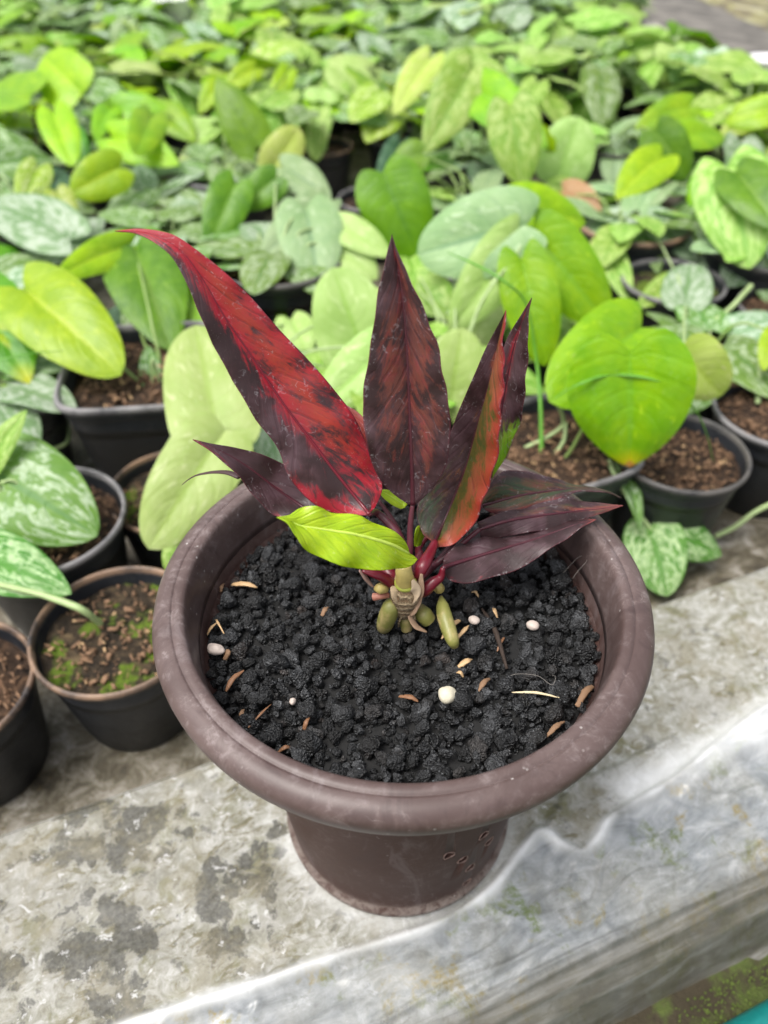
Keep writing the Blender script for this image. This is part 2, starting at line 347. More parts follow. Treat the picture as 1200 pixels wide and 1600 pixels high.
def m_leaf(st):
    if st in MB: return MB[st]
    c1, c2, sp, am, mc, scl = STY[st]
    b = NB('leaf_'+st); uv = b.uv(); s = b.sep(uv); u, v = s[0], s[1]; au = b.math('ABSOLUTE', u); o = b.obj()
    rnd = b.n('ShaderNodeObjectInfo').outputs['Random']
    off = b.comb(b.math('MULTIPLY', rnd, 7.0), b.math('MULTIPLY', rnd, 3.0), rnd)
    ov = b.n('ShaderNodeVectorMath', {'operation': 'ADD'}, i0=o, i1=off).outputs[0]
    n3 = b.noise(ov, scl, 4, .6, .3)
    c = b.mix(b.step(n3, .32, .68), c1, c2)
    q = b.math('SUBTRACT', v, b.math('MULTIPLY', au, .35))
    sv = b.comb(b.math('ADD', b.math('MULTIPLY', q, 1.0), b.math('MULTIPLY', rnd, 9.0)), b.math('MULTIPLY', u, .42), rnd)
    n4 = b.noise(sv, 11 if st != 'spot' else 16, 3, .6, .4)
    mk = b.step(n4, .66-.30*am, .74-.30*am)
    mk = b.math('MULTIPLY', mk, b.math('MULTIPLY', b.step(au, .04, .16), b.math('SUBTRACT', 1.0, b.step(au, .9, 1.0))))
    if st in ('silver', 'white', 'spot', 'dark', 'palevar', 'limevar'): mk = b.math('MULTIPLY', mk, b.math('ADD', .55, b.math('MULTIPLY', b.step(b.noise(ov, 260, 3), .38, .6), .45)))
    c = b.mix(mk, c, sp)
    c = b.mix(b.math('MULTIPLY', b.math('SUBTRACT', 1.0, b.step(au, .02, .10)), .75), c, mc)
    sn = b.math('SINE', b.math('ADD', b.math('MULTIPLY', q, 44.0), b.math('MULTIPLY', n3, 2.5))); c = b.mix(b.math('MULTIPLY', b.math('MULTIPLY', b.step(sn, .6, 1.0), b.step(n3, .35, .6)), .22), c, mc)
    yt = b.n('ShaderNodeVertexColor', {'layer_name': 'Col'}).outputs[0]; yr = b.n('ShaderNodeSeparateColor', i0=yt).outputs[0]
    c = b.mix(yr, c, b.mix(b.step(yr, .75, 1.0), (.62, .55, .02), (.55, .26, .08)))
    hsv = b.n('ShaderNodeHueSaturation', Hue=b.math('ADD', .485, b.math('MULTIPLY', rnd, .03)), Saturation=1.06, Value=b.math('ADD', .76, b.math('MULTIPLY', rnd, .28)), Color=c); c = hsv.outputs[0]
    mot = b.noise(ov, 120, 4, .65, .4); c = b.mix(b.math('MULTIPLY', b.step(mot, .48, .66), .22), c, mc); dul = b.step(b.noise(ov, 200, 4, .7), .6, .72); c = b.mix(b.math('MULTIPLY', dul, .12), c, (.6, .62, .5))
    nr = b.bump(b.math('ADD', b.math('MULTIPLY', b.step(sn, .5, 1.0), -.22), b.math('MULTIPLY', n4, .9)), .35, .0025)
    MB[st] = b.pbr(c, .42 if st in ('lime', 'green', 'limegr', 'olive') else .52, nr, .45, trans=.24)
    return MB[st]
def m_simple(name, c, rough=.5, trans=0):
    b = NB(name); f = b.noise(b.obj(), 300, 4, .6); return b.pbr(b.mix(f, tuple(x*.7 for x in c), tuple(min(1, x*1.25) for x in c)), rough, b.bump(f, .25, .0005), .5, trans=trans)

M_SHEET, M_BED, M_MOSS, M_BROWN, M_BLACK = m_sheet(), m_bed(), m_moss(), m_brownpot(), m_blackpot()
M_BLACKTAN = m_blackpot('black_pot_tan_rim', (.30, .19, .12)); M_BLACKGREY = m_blackpot('black_pot_grey_rim', (.24, .23, .23))
M_ROCK, M_HERO, M_YOUNG = m_rock(), m_hero(), m_young(); M_HERO2 = m_hero(True)
M_SOILB = m_soil('bark_soil', (.010, .006, .004), (.040, .022, .012), (.15, .085, .048))
M_SOILM = m_soil('mossy_soil', (.012, .009, .006), (.035, .024, .014), (.12, .085, .045), 1)
M_CHIP = m_simple('bark_chip', (.21, .12, .065), .75); M_HUSK = m_simple('rice_husk_tan', (.50, .33, .17), .6); M_HUSKD = m_simple('rice_husk_brown', (.20, .095, .045), .6)
M_STALK = m_simple('green_stalk', (.26, .38, .11), .4, .1); M_STALKP = m_simple('pale_stalk', (.38, .50, .22), .45, .1)
M_GRASS = m_simple('grass_green', (.12, .33, .03), .4, .15)
M_RED = m_simple('red_petiole', (.13, .006, .016), .34); M_PURP = m_simple('purple_petiole', (.085, .018, .028), .38)
M_MIDR = m_simple('midrib_purple', (.060, .010, .018), .35); M_MIDY = m_simple('midrib_lime', (.50, .66, .10), .35)

# ================================================================== SETTING
# floor far below, reaching the horizon
def rect(name, x0, x1, y0, y1, z, mat):
    me = mesh(name, [(x0, y0, z), (x1, y0, z), (x1, y1, z), (x0, y1, z)], [[0, 1, 2, 3]], mat, smooth=False); return link(name, me)
M_FLOOR = m_plain('floor_concrete', (.30, .29, .24), .8, .4, 6, .3, dist=.01)
tag(rect('ground', -80, 80, -80, 80, -.75, M_FLOOR), kind='structure')

# bench bed
BED = -.05
def right_border(y): return .722-.048*(y-1.0)
n = 60
V = []; ss = np.linspace(.2605, 5.2, n); uu = np.linspace(-3.2, 3.2, 60)
def bedpoly():
    # slab following the ledge on the near side and the kerb on the right side
    a = us(-3.0, .255, 0); bpt = us(.62, .255, 0)
    P = [a, us(.56, .255, 0), np.array([right_border(1.0), 1.0, 0]), np.array([right_border(4.4), 4.4, 0]), np.array([-3.6, 4.4, 0])]
    return P
P = bedpoly(); bm = bmesh.new()
top = [bm.verts.new((p[0], p[1], BED)) for p in P]; bot = [bm.verts.new((p[0], p[1], BED-.09)) for p in P]
bm.faces.new(top); bm.faces.new(bot[::-1])
for i in range(5): j = (i+1) % 5; bm.faces.new((top[j], top[i], bot[i], bot[j]))
me = bpy.data.meshes.new('bench_bed'); bm.normal_update(); bm.to_mesh(me); bm.free(); me.materials.append(M_BED)
tag(link('bench_top', me), kind='structure')

# moss strip in front of and below the ledge
nu, ns = 260, 60
U0, S0 = np.meshgrid(np.linspace(-.7, 1.2, nu), np.linspace(-.6, .075, ns), indexing='ij')
Z0 = np.array([[(mnoise.noise(Vector((a*60, b_*60, 3)))*.003+mnoise.noise(Vector((a*14, b_*14, 3)))*.004) for a, b_ in zip(r1, r2)] for r1, r2 in zip(U0, S0)])-.064
V = U0[..., None]*UDIR+S0[..., None]*SDIR+np.array([0, 0, 1])*Z0[..., None]
tag(link('mossy_ledge', mesh('mossy_ledge', V.reshape(-1, 3), gridfaces(nu, ns), M_MOSS)), kind='structure')

# the concrete ledge wrapped in plastic
def seg_dist(X, Y, pts):
    best = np.full(X.shape, 9.0)
    for a, b_ in zip(pts[:-1], pts[1:]):
        ax, ay = a[:2]; dx, dy = b_[0]-ax, b_[1]-ay
        t = np.clip(((X-ax)*dx+(Y-ay)*dy)/(dx*dx+dy*dy), 0, 1)
        best = np.minimum(best, np.hypot(X-ax-t*dx, Y-ay-t*dy))
    return best
nu, ns = 620, 250
sarr = np.concatenate([np.linspace(.060, .074, 16), np.linspace(.0745, .2595, 218), np.array([.2602, .2609, .2615, .2620, .2624, .2626, .2627, .2628, .2628, .2628, .2628, .2628, .2628, .2628, .2628, .2628])])
ns = len(sarr)
uu = np.concatenate([np.linspace(-.75, -.28, 60), np.linspace(-.278, .46, 520), np.linspace(.463, .62, 40)]); nu = len(uu)
U0, S0 = np.meshgrid(uu, sarr, indexing='ij')
prof_s = [.060, .0655, .0675, .070, .075, .084, .092, .100, .106, .13, .15, .25, .257, .2605, .2620, .2626]
prof_z = [-.066, -.064, -.058, -.045, -.030, -.019, -.013, -.0105, -.0075, -.0040, 0, 0, -.0006, -.0032, -.007, -.012]
Z0 = np.interp(S0, prof_s, prof_z)
nb = 10
for k in range(nb): Z0[:, ns-nb+k] = -.012-.042*(k+1)/nb
XY = U0[..., None]*UDIR+S0[..., None]*SDIR; X, Y = XY[..., 0], XY[..., 1]
def pxl(L, z=0.0): return [atz(x, y, z) for x, y in L]
crest = pxl([(-260, 1720), (0, 1668), (200, 1600), (330, 1560), (420, 1530), (500, 1502), (600, 1470), (700, 1432), (770, 1385), (815, 1330), (845, 1302), (880, 1320), (912, 1328), (935, 1308), (955, 1278), (1000, 1250), (1062, 1215), (1120, 1165), (1200, 1105), (1400, 980)])
ridges = [(crest, .0030, .0048), (pxl([(862, 1290), (880, 1255), (905, 1225), (960, 1205), (1050, 1160)]), .003, .003),
          (pxl([(560, 1605), (700, 1530), (800, 1492), (1000, 1395), (1200, 1300)]), .0018, .0022),
          (pxl([(640, 1620), (760, 1560), (900, 1490), (1050, 1412), (1220, 1335)]), .0014, .0022),
         
          (pxl([(1080, 1230), (1130, 1180), (1200, 1150)]), .006, .004), (pxl([(1120, 1290), (1160, 1240), (1200, 1225)]), .006, .003)]
crest = list(crom(crest, 90)); ridges[0] = (crest, .0030, .0036)
dcrest = seg_dist(X, Y, crest)
for pts, wd, ht in ridges:
    d = seg_dist(X, Y, pts); Z0 = Z0+ht*np.exp(-(d/wd)**2)
# which side of the crest
cu, cs = np.array([p@UDIR for p in crest]), np.array([p@SDIR for p in crest]); o_ = np.argsort(cu)
below = 1/(1+np.exp((S0-np.interp(U0, cu[o_], cs[o_]))/.0016))
pot_d = np.hypot(X-.0075, Y-.2125)
flat = np.clip((pot_d-.063)/.012, 0, 1)
cr_ = np.array([[abs(mnoise.noise(Vector((a*16+1.5*mnoise.noise(Vector((a*20, b_*20, 1))), b_*55, 11)))) for a, b_ in zip(r1, r2)] for r1, r2 in zip(U0, S0)])
Z0 = Z0+below*.0013*np.exp(-(cr_/.09)**2)*np.clip((S0-.08)/.02, 0, 1)
wr = np.array([[mnoise.noise(Vector((a*22, b_*48, 1)))*.0018+mnoise.noise(Vector((a*75, b_*120, 5)))*.0006 for a, b_ in zip(r1, r2)] for r1, r2 in zip(U0, S0)])
front = (S0 < .2595)
wn0_ = np.array([mnoise.noise(Vector((a*11, 2, 4))) for a in uu])[:, None]
mea = np.array([mnoise.noise(Vector((a*9, 4, 0))) for a in uu])[:, None]*.0012
Z0 = Z0+(.0024*np.clip(.6+1.5*wn0_, 0, 1.2))*np.exp(-((S0-.0935-mea)/.0011)**2)+.0018*np.exp(-((S0-.0830-mea*.6)/.0013)**2)-.0015*np.exp(-((S0-.0885-mea)/.0016)**2)
Z0 = np.where(front, np.interp(S0, prof_s, prof_z)*(1-flat)*0+(Z0+wr-.0022*below)*flat+(np.minimum(Z0, 0)-.0004)*(1-flat)*1.0, Z0)
Z0 = np.where(pot_d < .0655, np.minimum(Z0, -.0004), Z0)
dark = np.zeros_like(X)
blobs = []
for x0, x1, y0, y1, k_, r_ in [(90, 280, 1260, 1350, 14, 26), (90, 240, 1420, 1590, 14, 26), (300, 430, 1360, 1480, 8, 22), (310, 340, 1370, 1440, 6, 13), (345, 425, 1375, 1430, 12, 16), (385, 430, 1430, 1478, 5, 13), (165, 225, 1415, 1480, 9, 16), (85, 190, 1485, 1575, 16, 17), (0, 40, 1505, 1555, 6, 14), (110, 265, 1270, 1345, 20, 15), (272, 316, 1262, 1310, 6, 13),
                               (366, 414, 1326, 1366, 4, 14), (425, 464, 1290, 1340, 4, 14), (85, 115, 1318, 1360, 3, 13), (0, 33, 1333, 1352, 3, 13), (43, 66, 1325, 1345, 3, 11), (134, 168, 1392, 1418, 3, 13), (20, 60, 1565, 1600, 4, 15), (150, 200, 1560, 1610, 4, 15), (-120, -10, 1380, 1640, 20, 20)]:
    for _ in range(k_): blobs.append((random.uniform(x0, x1), random.uniform(y0, y1), r_*random.uniform(.7, 1.2)))
for x, y, r in blobs:
    p = atz(x, y, 0); r = r*np.linalg.norm(p-CAM)/FPX*1.05
    dark = np.maximum(dark, np.exp(-(((X-p[0])**2+(Y-p[1])**2)/(r*r))**1.3))
wn_ = np.array([[mnoise.noise(Vector((a*40, b_*60, 8))) for a, b_ in zip(r1, r2)] for r1, r2 in zip(U0, S0)])
white = np.exp(-(dcrest/(.0026+.0020*wn_))**2)*np.clip(.65+1.2*wn_, .1, .95)  # white shine along the fold crest, painted into the sheet colour
dpot = np.abs(pot_d-.063); white = np.maximum(white, .35*np.exp(-(dpot/.006)**2)*(S0 < .2))
white = np.maximum(white, .75*np.exp(-(seg_dist(X, Y, pxl([(985, 1235), (1080, 1185), (1200, 1120), (1400, 1000)]))/.011)**2))
grime = np.clip((.108-S0)/.03, 0, 1)
col = np.stack([dark, below*np.clip(1-grime*.3, 0, 1), white, grime], -1)
col[..., 3] = grime
V = XY+np.array([0, 0, 1])*Z0[..., None]
me = mesh('plastic_sheet', V.reshape(-1, 3), gridfaces(nu, ns), M_SHEET, uv=np.stack([U0, S0], -1).reshape(-1, 2), col=col.reshape(-1, 4))
tag(link('plastic_sheet', me), 'grimy translucent plastic sheet wrapped over the concrete ledge under the brown pot', 'plastic sheet')
# solid concrete core of the ledge below the sheet
bm = bmesh.new()
def prism(bm, pts):
    a = [bm.verts.new(tuple(p)) for p in pts[0]]; b_ = [bm.verts.new(tuple(p)) for p in pts[1]]
    bm.faces.new(a[::-1]); bm.faces.new(b_)
    for i in range(len(a)): j = (i+1) % len(a); bm.faces.new((a[i], a[j], b_[j], b_[i]))
sec = [(.078, -.2), (.078, -.036), (.098, -.018), (.15, -.008), (.254, -.008), (.2540, -.2)]
prism(bm, [[us(-.74, s, z) for s, z in sec], [us(.61, s, z) for s, z in sec]])
bmesh.ops.recalc_face_normals(bm, faces=bm.faces)
me = bpy.data.meshes.new('ledge'); bm.to_mesh(me); bm.free(); me.materials.append(M_BED)
tag(link('concrete_ledge', me), kind='structure')

# right border kerb, grey slab and mossy wall beyond
def longbox(name, offs, mat, y0=.9, y1=4.4, label=None, cat=None, kind=None):
    bm = bmesh.new(); ys = np.linspace(y0, y1, 30); rows = []
    for y in ys:
        x = right_border(y); rows.append([bm.verts.new((x+dx+random.uniform(-.002, .002), y, z+random.uniform(-.002, .002))) for dx, z in offs])
    m_ = len(offs)
    for a, b_ in zip(rows[:-1], rows[1:]):
        for i in range(m_): j = (i+1) % m_; bm.faces.new((a[i], a[j], b_[j], b_[i]))
    bm.faces.new(rows[0]); bm.faces.new(rows[-1][::-1]); bmesh.ops.recalc_face_normals(bm, faces=bm.faces)
    me = bpy.data.meshes.new(name); bm.to_mesh(me); bm.free(); me.materials.append(mat); o = link(name, me)
    return tag(o, label, cat, None, kind)
M_KERB = m_plain('kerb_cement', (.52, .48, .44), .8, .25, 14, .3, dist=.004)
M_SLAB = m_plain('slab_cement', (.125, .115, .10), .8, .5, 14, .3, dist=.006)
longbox('concrete_kerb', [(0, -.14), (0, .03), (.035, .03), (.035, -.14)], M_KERB, label='pale concrete kerb edging the far right side of the bench', cat='kerb')
longbox('concrete_slab', [(.0355, -.14), (.0355, .005), (.42, -.02), (.42, -.14)], M_SLAB, label='grey sloping concrete slab between the pale kerb and the mossy path', cat='slab')
def m_mosswall():
    b = NB('mossy_path'); o = b.obj(); mp = b.n('ShaderNodeMapping', Vector=o, Scale=(1, .45, 1)).outputs[0]; a = b.noise(mp, 14, 5, .65, .6); f = b.noise(o, 60, 4, .7)
    c = b.ramp(a, [(.36, (.05, .042, .03)), (.46, (.17, .14, .07)), (.55, (.25, .25, .09)), (.66, (.50, .46, .40))])
    return b.pbr(b.mix(b.math('MULTIPLY', f, .4), c, (.2, .18, .12)), .8, b.bump(f, .5, .01))
ys = np.linspace(.8, 5.0, 40); xs = np.linspace(.421, 2.2, 24)
V = np.array([[(right_border(y)+dx, y, -.055+.02*mnoise.noise(Vector((dx*6, y*4, 0)))) for dx in xs] for y in ys])
tag(link('path', mesh('path', V.reshape(-1, 3), gridfaces(40, 24), m_mosswall())), kind='structure')

# moss tufts on the strip (uncountable)
ico = bmesh.new(); bmesh.ops.create_icosphere(ico, subdivisions=1, radius=1); IV = np.array([v.co[:] for v in ico.verts]); IF = np.array([[v.index for v in f.verts] for f in ico.faces]); ico.free()
cnt = 9000; uu = rng.uniform(-.05, .5, cnt); s_ = rng.uniform(-.02, .061, cnt)
keep = [mnoise.noise(Vector((a*18, b_*30, 9))) > -.12 for a, b_ in zip(uu, s_)]
uu, s_ = uu[keep], s_[keep]; cnt = len(uu)
rad = rng.uniform(.0003, .0008, cnt)
C = uu[:, None]*UDIR+s_[:, None]*SDIR+np.array([0, 0, 1])*(-.0625+rad*.3)[:, None]
V = (C[:, None]+IV[None]*rad[:, None, None]*rng.uniform(.7, 1.3, (cnt, 12, 1))*np.array([1, 1, 1.3])).reshape(-1, 3)
Fq = (IF[None]+12*np.arange(cnt)[:, None, None]).reshape(-1, 3)
tag(link('moss', mesh('moss', V, Fq, m_mosstuft())), 'green moss growing on the strip below the plastic covered ledge', 'moss', kind='stuff')

# teal hose at the lower right corner
a = atz(1098, 1612, -.058); Vt, Ft = tube([a-UDIR*.5, a-UDIR*.2, a, a+UDIR*.2, a+UDIR*.5], .011, 60, 20)
Vt = Vt-SDIR*.0120
tag(link('water_hose', tomesh('water_hose', Vt, Ft, m_simple('teal_rubber', (.005, .16, .15), .3))), 'teal rubber hose lying on the moss at the lower right corner', 'hose')

# ================================================================== BROWN POT
H = .181; PC = np.array([.0075, .2125, 0.0])
pot = empty('flower_pot', PC); tag(pot, 'large round brown plastic pot with rolled rim holding the red-leaved plant', 'pot')
prof = [(.0005, .004), (.050, .004), (.055, .003), (.0575, .0), (.0630, .0), (.0642, .0012), (.0646, .0035), (.0640, .0055), (.0622, .0068), (.0620, .009), (.0640, .03), (.0672, .065), (.0695, .1), (.0722, .125), (.0738, .136), (.0765, .145), (.0815, .152), (.0855, .1565), (.0875, .1605),
        (.0872, .1622), (.0845, .1622)]
inner = [(.0838, .160), (.0828, .152), (.0800, .146), (.0752, .143), (.0720, .136), (.0690, .12), (.0640, .06), (.0590, .008), (.0005, .008)]
nar = lambda r, z: r-.0030*min(1, max(0, (.150-z)/.03)) if r > .02 else r
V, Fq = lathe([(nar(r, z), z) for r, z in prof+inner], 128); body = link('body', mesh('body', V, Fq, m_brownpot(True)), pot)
# drilled drainage holes
holes = [(803, 362), (862, 380), (893, 412), (877, 475), (948, 278), (970, 304)]
cut = bmesh.new(); burrs = []
for hx, hy in holes:
    px, py = 400+hx/2.6667, 1200+hy/2.6667
    d = _dir(px, py); best = None
    for t in np.linspace(.05, .6, 5000):
        p = CAM+d*t; r = math.hypot(p[0]-PC[0], p[1]-PC[1])
        if r < np.interp(p[2], [.009, .03, .065, .1, .135, .152], [.059, .061, .0642, .0665, .0712, .079]) and p[2] < .156: best = p; break
    if best is None: continue
    ax = unit(np.array([best[0]-PC[0], best[1]-PC[1], 0])); q = best-PC
    tq = Vector((0, 0, 1)).rotation_difference(Vector(ax)).to_matrix().to_4x4()
    ret = bmesh.ops.create_cone(cut, cap_ends=True, segments=16, radius1=.0024, radius2=.0024, depth=.012)
    for v in ret['verts']: v.co = (tq @ v.co)+Vector(q)
    t1 = unit(np.cross(ax, [0, 0, 1])); t2 = np.cross(ax, t1); th = np.linspace(0, 2*np.pi, 15)
    ringp = [q+ax*.0002+(t1*math.cos(a)+t2*math.sin(a))*.0027*(1+.12*math.sin(3*a+hx)) for a in th[:-1]]
    vs, fs = [], []
    nrg = len(ringp); sg = 6
    for k, p in enumerate(ringp):
        rr_ = .00028*(1+.5*math.sin(k*1.7+hx)); cdir = unit(p-q-ax*.0002)
        for j in range(sg):
            an = 2*math.pi*j/sg; vs.append(p+(cdir*math.cos(an)+ax*math.sin(an))*rr_)
    i, j = np.meshgrid(np.arange(nrg), np.arange(sg), indexing='ij')
    fs = np.stack([i*sg+j, i*sg+(j+1) % sg, ((i+1) % nrg)*sg+(j+1) % sg, ((i+1) % nrg)*sg+j], -1).reshape(-1, 4)
    o = link('hole_burr', mesh('hole_burr', np.array(vs), fs, m_simple('pale_burr', (.20, .13, .11), .6) if not burrs else burrs[0].data.materials[0]), pot); burrs.append(o)
cme = bpy.data.meshes.new('cutter'); cut.to_mesh(cme); cut.free(); cuto = bpy.data.objects.new('cutter', cme); COL.objects.link(cuto); cuto.location = tuple(PC)
bpy.context.view_layer.update()
bo = body.modifiers.new('holes', 'BOOLEAN'); bo.operation = 'DIFFERENCE'; bo.object = cuto; bo.solver = 'EXACT'
dg = bpy.context.evaluated_depsgraph_get(); nm = bpy.data.meshes.new_from_object(body.evaluated_get(dg)); body.modifiers.clear()
if len(nm.vertices) > 2000: body.data = nm
bpy.data.objects.remove(cuto)
# rolled rim, its own part, with the fine mould line on the crest
rim = [(.0866, .1628), (.0915, .1626), (.0938, .1622), (.0950, .1624), (.0960, .1632), (.0974, .1655), (.0986, .1685), (.0996, .1720), (.1000, .1750), (.0992, .1777), (.0974, .1796), (.0950, .1806), (.0928, .1809), (.0921, .1808), (.0918, .18035), (.0914, .1808), (.0900, .1813), (.0884, .1812),
       (.0874, .1807), (.0868, .1797), (.0864, .1785), (.0858, .1765), (.0850, .1710), (.0842, .164), (.0838, .1600), (.0844, .1600), (.0850, .1628), (.0866, .1628)]
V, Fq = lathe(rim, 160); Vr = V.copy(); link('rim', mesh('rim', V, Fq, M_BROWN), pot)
# wall liner: inner wall going down inside
V, Fq = lathe([(.0826, .146), (.0790, .1425), (.0775, .1410), (.0770, .1460), (.0780, .1480)], 96)

# ---- lava rock filling
def icos(sub):
    b_ = bmesh.new(); bmesh.ops.create_icosphere(b_, subdivisions=sub, radius=1); v = np.array([q.co[:] for q in b_.verts]); f = np.array([[q.index for q in fc.verts] for fc in b_.faces]); b_.free(); return v, f
def cinder(sub, npl, fine, seed):
    v, f = icos(sub); r_ = np.random.default_rng(seed)
    N = unit(r_.normal(size=(npl, 3))); Dk = r_.uniform(.55, 1.0, npl)
    dots = v@N.T; rad = np.where(dots > .05, Dk/np.maximum(dots, .05), 9).min(1); rad = np.minimum(rad, 1.25)
    sx = float(seed)
    nz = np.array([1+.22*mnoise.noise(Vector(p)*2.2+Vector((sx, 0, 0)))+fine*(.20*mnoise.noise(Vector(p)*5+Vector((0, sx, 0)))+.15*mnoise.noise(Vector(p)*11+Vector((0, 0, sx)))-.16*max(0, mnoise.noise(Vector(p)*7+Vector((sx, sx, 0))))) for p in v])
    return v*(rad*nz)[:, None]*np.array([1, r_.uniform(.7, 1), r_.uniform(.6, .95)]), f
protoA = [cinder(3, 11, 1.0, 11+k) for k in range(12)]
protoB = [cinder(2, 8, .7, 51+k) for k in range(10)]
def rotm(n_):
    q = rng.normal(size=(n_, 4)); q /= np.linalg.norm(q, axis=1, keepdims=True); a, b_, c, d = q.T
    return np.stack([1-2*(c*c+d*d), 2*(b_*c-a*d), 2*(b_*d+a*c), 2*(b_*c+a*d), 1-2*(b_*b_+d*d), 2*(c*d-a*b_), 2*(b_*d-a*c), 2*(c*d+a*b_), 1-2*(b_*b_+c*c)], -1).reshape(-1, 3, 3)
def soil_z(x, y):
    r = math.hypot(x, y)
    z = .1555+.0030*mnoise.noise(Vector((x*40, y*40, 2)))+.0016*mnoise.noise(Vector((x*110, y*110, 7)))
    z += .0035*math.exp(-((x-.055)**2+(y-.030)**2)/.0009)       # heap by the right wall
    z += .0020*math.exp(-((x-.0)**2+(y-.0)**2)/.0012)
    return z
Vs, Fs, Cs, off = [], [], [], 0; ROCKS = []
def scatter(n_, rmin, rmax, protos, dz, RR=.0815, mind=0.0):
    global off
    pts = []
    tries = 0; cell = {}
    while len(pts) < n_ and tries < n_*30:
        tries += 1
        r = RR*math.sqrt(random.random()); a = random.uniform(0, 2*math.pi); x, y = r*math.cos(a), r*math.sin(a)
        rad = rmin+(rmax-rmin)*random.random()**1.8
        if mind:
            key = (int(x/.006), int(y/.006)); ok = True
            for i in (-1, 0, 1):
                for j in (-1, 0, 1):
                    for (px, py, pr) in cell.get((key[0]+i, key[1]+j), ()):
                        if (px-x)**2+(py-y)**2 < (mind*(pr+rad))**2: ok = False; break
            if not ok: continue
            cell.setdefault(key, []).append((x, y, rad))
        if math.hypot(x, y)+rad*.8 > .0832: continue
        pts.append((x, y, soil_z(x, y)+dz+random.uniform(-.0020, .0020), rad))
    R3 = rotm(len(pts))
    for (x, y, z, rad), m3 in zip(pts, R3):
        v, f = random.choice(protos); vv = (v*rad)@m3.T+np.array([x, y, z]); Vs.append(vv); Fs.append(f+off); off += len(v)
        if rad > .0018: ROCKS.append((x, y, z, rad))
        g = random.choice([.007, .011, .016, .024, .036, .060]); br = random.random()
        c = (g*1.5, g*1.15, g) if br < .05 else (g*1.15, g*1.05, g) if br < .2 else (g*.97, g, g*1.06)
        Cs.append(np.tile([*c, 1.0], (len(v), 1)))
protoC = [(v_*.95, f_) for v_, f_ in []]
for k in range(6):
    v, f = icos(1); s_c = random.uniform(0, 99)
    protoC.append((v*np.array([1+.5*mnoise.noise(Vector(p)*1.3+Vector((s_c, 0, 0))) for p in v])[:, None]*np.array([1, random.uniform(.6, 1), random.uniform(.6, 1)]), f))
scatter(110, .0040, .0062, protoA, .0004, mind=1.0)
scatter(560, .0024, .0040, protoA, -.0009, mind=.90)
scatter(1500, .0011, .0024, protoB, -.0028, mind=.75)
scatter(1900, .0005, .0012, protoC, -.0020, mind=.6)
me = mesh('lava_rock', np.vstack(Vs)+PC, np.vstack(Fs), M_ROCK, col=np.vstack(Cs))
tag(link('lava_gravel', me), 'black crumbly lava gravel filling the brown pot', 'gravel', kind='stuff')
V, Fq = lathe([(.0005, .1525), (.03, .1523), (.06, .1520), (.0800, .1515), (.0815, .149), (.0725, .141), (.0672, .134), (.0640, .12), (.0590, .06), (.0545, .010), (.0005, .0095)], 64)
tag(link('potting_soil', mesh('potting_soil', V+PC, Fq, m_simple('black_grit', (.008, .008, .008), .9))), 'dark fine grit under the lava gravel in the brown pot', 'soil', kind='stuff')

# ================================================================== RED-LEAVED PLANT
plant = empty('red_leaved_plant', PC+np.array([0, 0, .155])); tag(plant, 'dark red and green long-leaved plant growing in the large brown pot', 'plant')
PO = PC+np.array([0, 0, .155])
CC = {'K': (.03, .013, .017), 'R': (.31, .006, .020), 'C': (.20, .010, .020), 'O': (.31, .030, .014), 'B': (.135, .038, .028), 'G': (.085, .13, .012), 'D': (.032, .055, .022), 'L': (.16, .36, .012), 'P': (.20, .045, .04), 'W': (.30, .09, .03), 'T': (.3, .16, .05)}
def inpaint(rows, t, u):
    """rows: [(v,[(c,frac)x5])] -> RGBA"""
    vs = np.array([r[0] for r in rows]); G = np.array([[[*CC[c], f] for c, f in r[1]] for r in rows])
    us_ = np.array([-1, -.45, 0, .45, 1.0])
    out = np.zeros((len(t), len(u), 4))
    for k in range(4):
        a = np.array([np.interp(u, us_, G[i, :, k]) for i in range(len(vs))])
        for j in range(len(u)): out[:, j, k] = np.interp(t, vs, a[:, j])
    return out
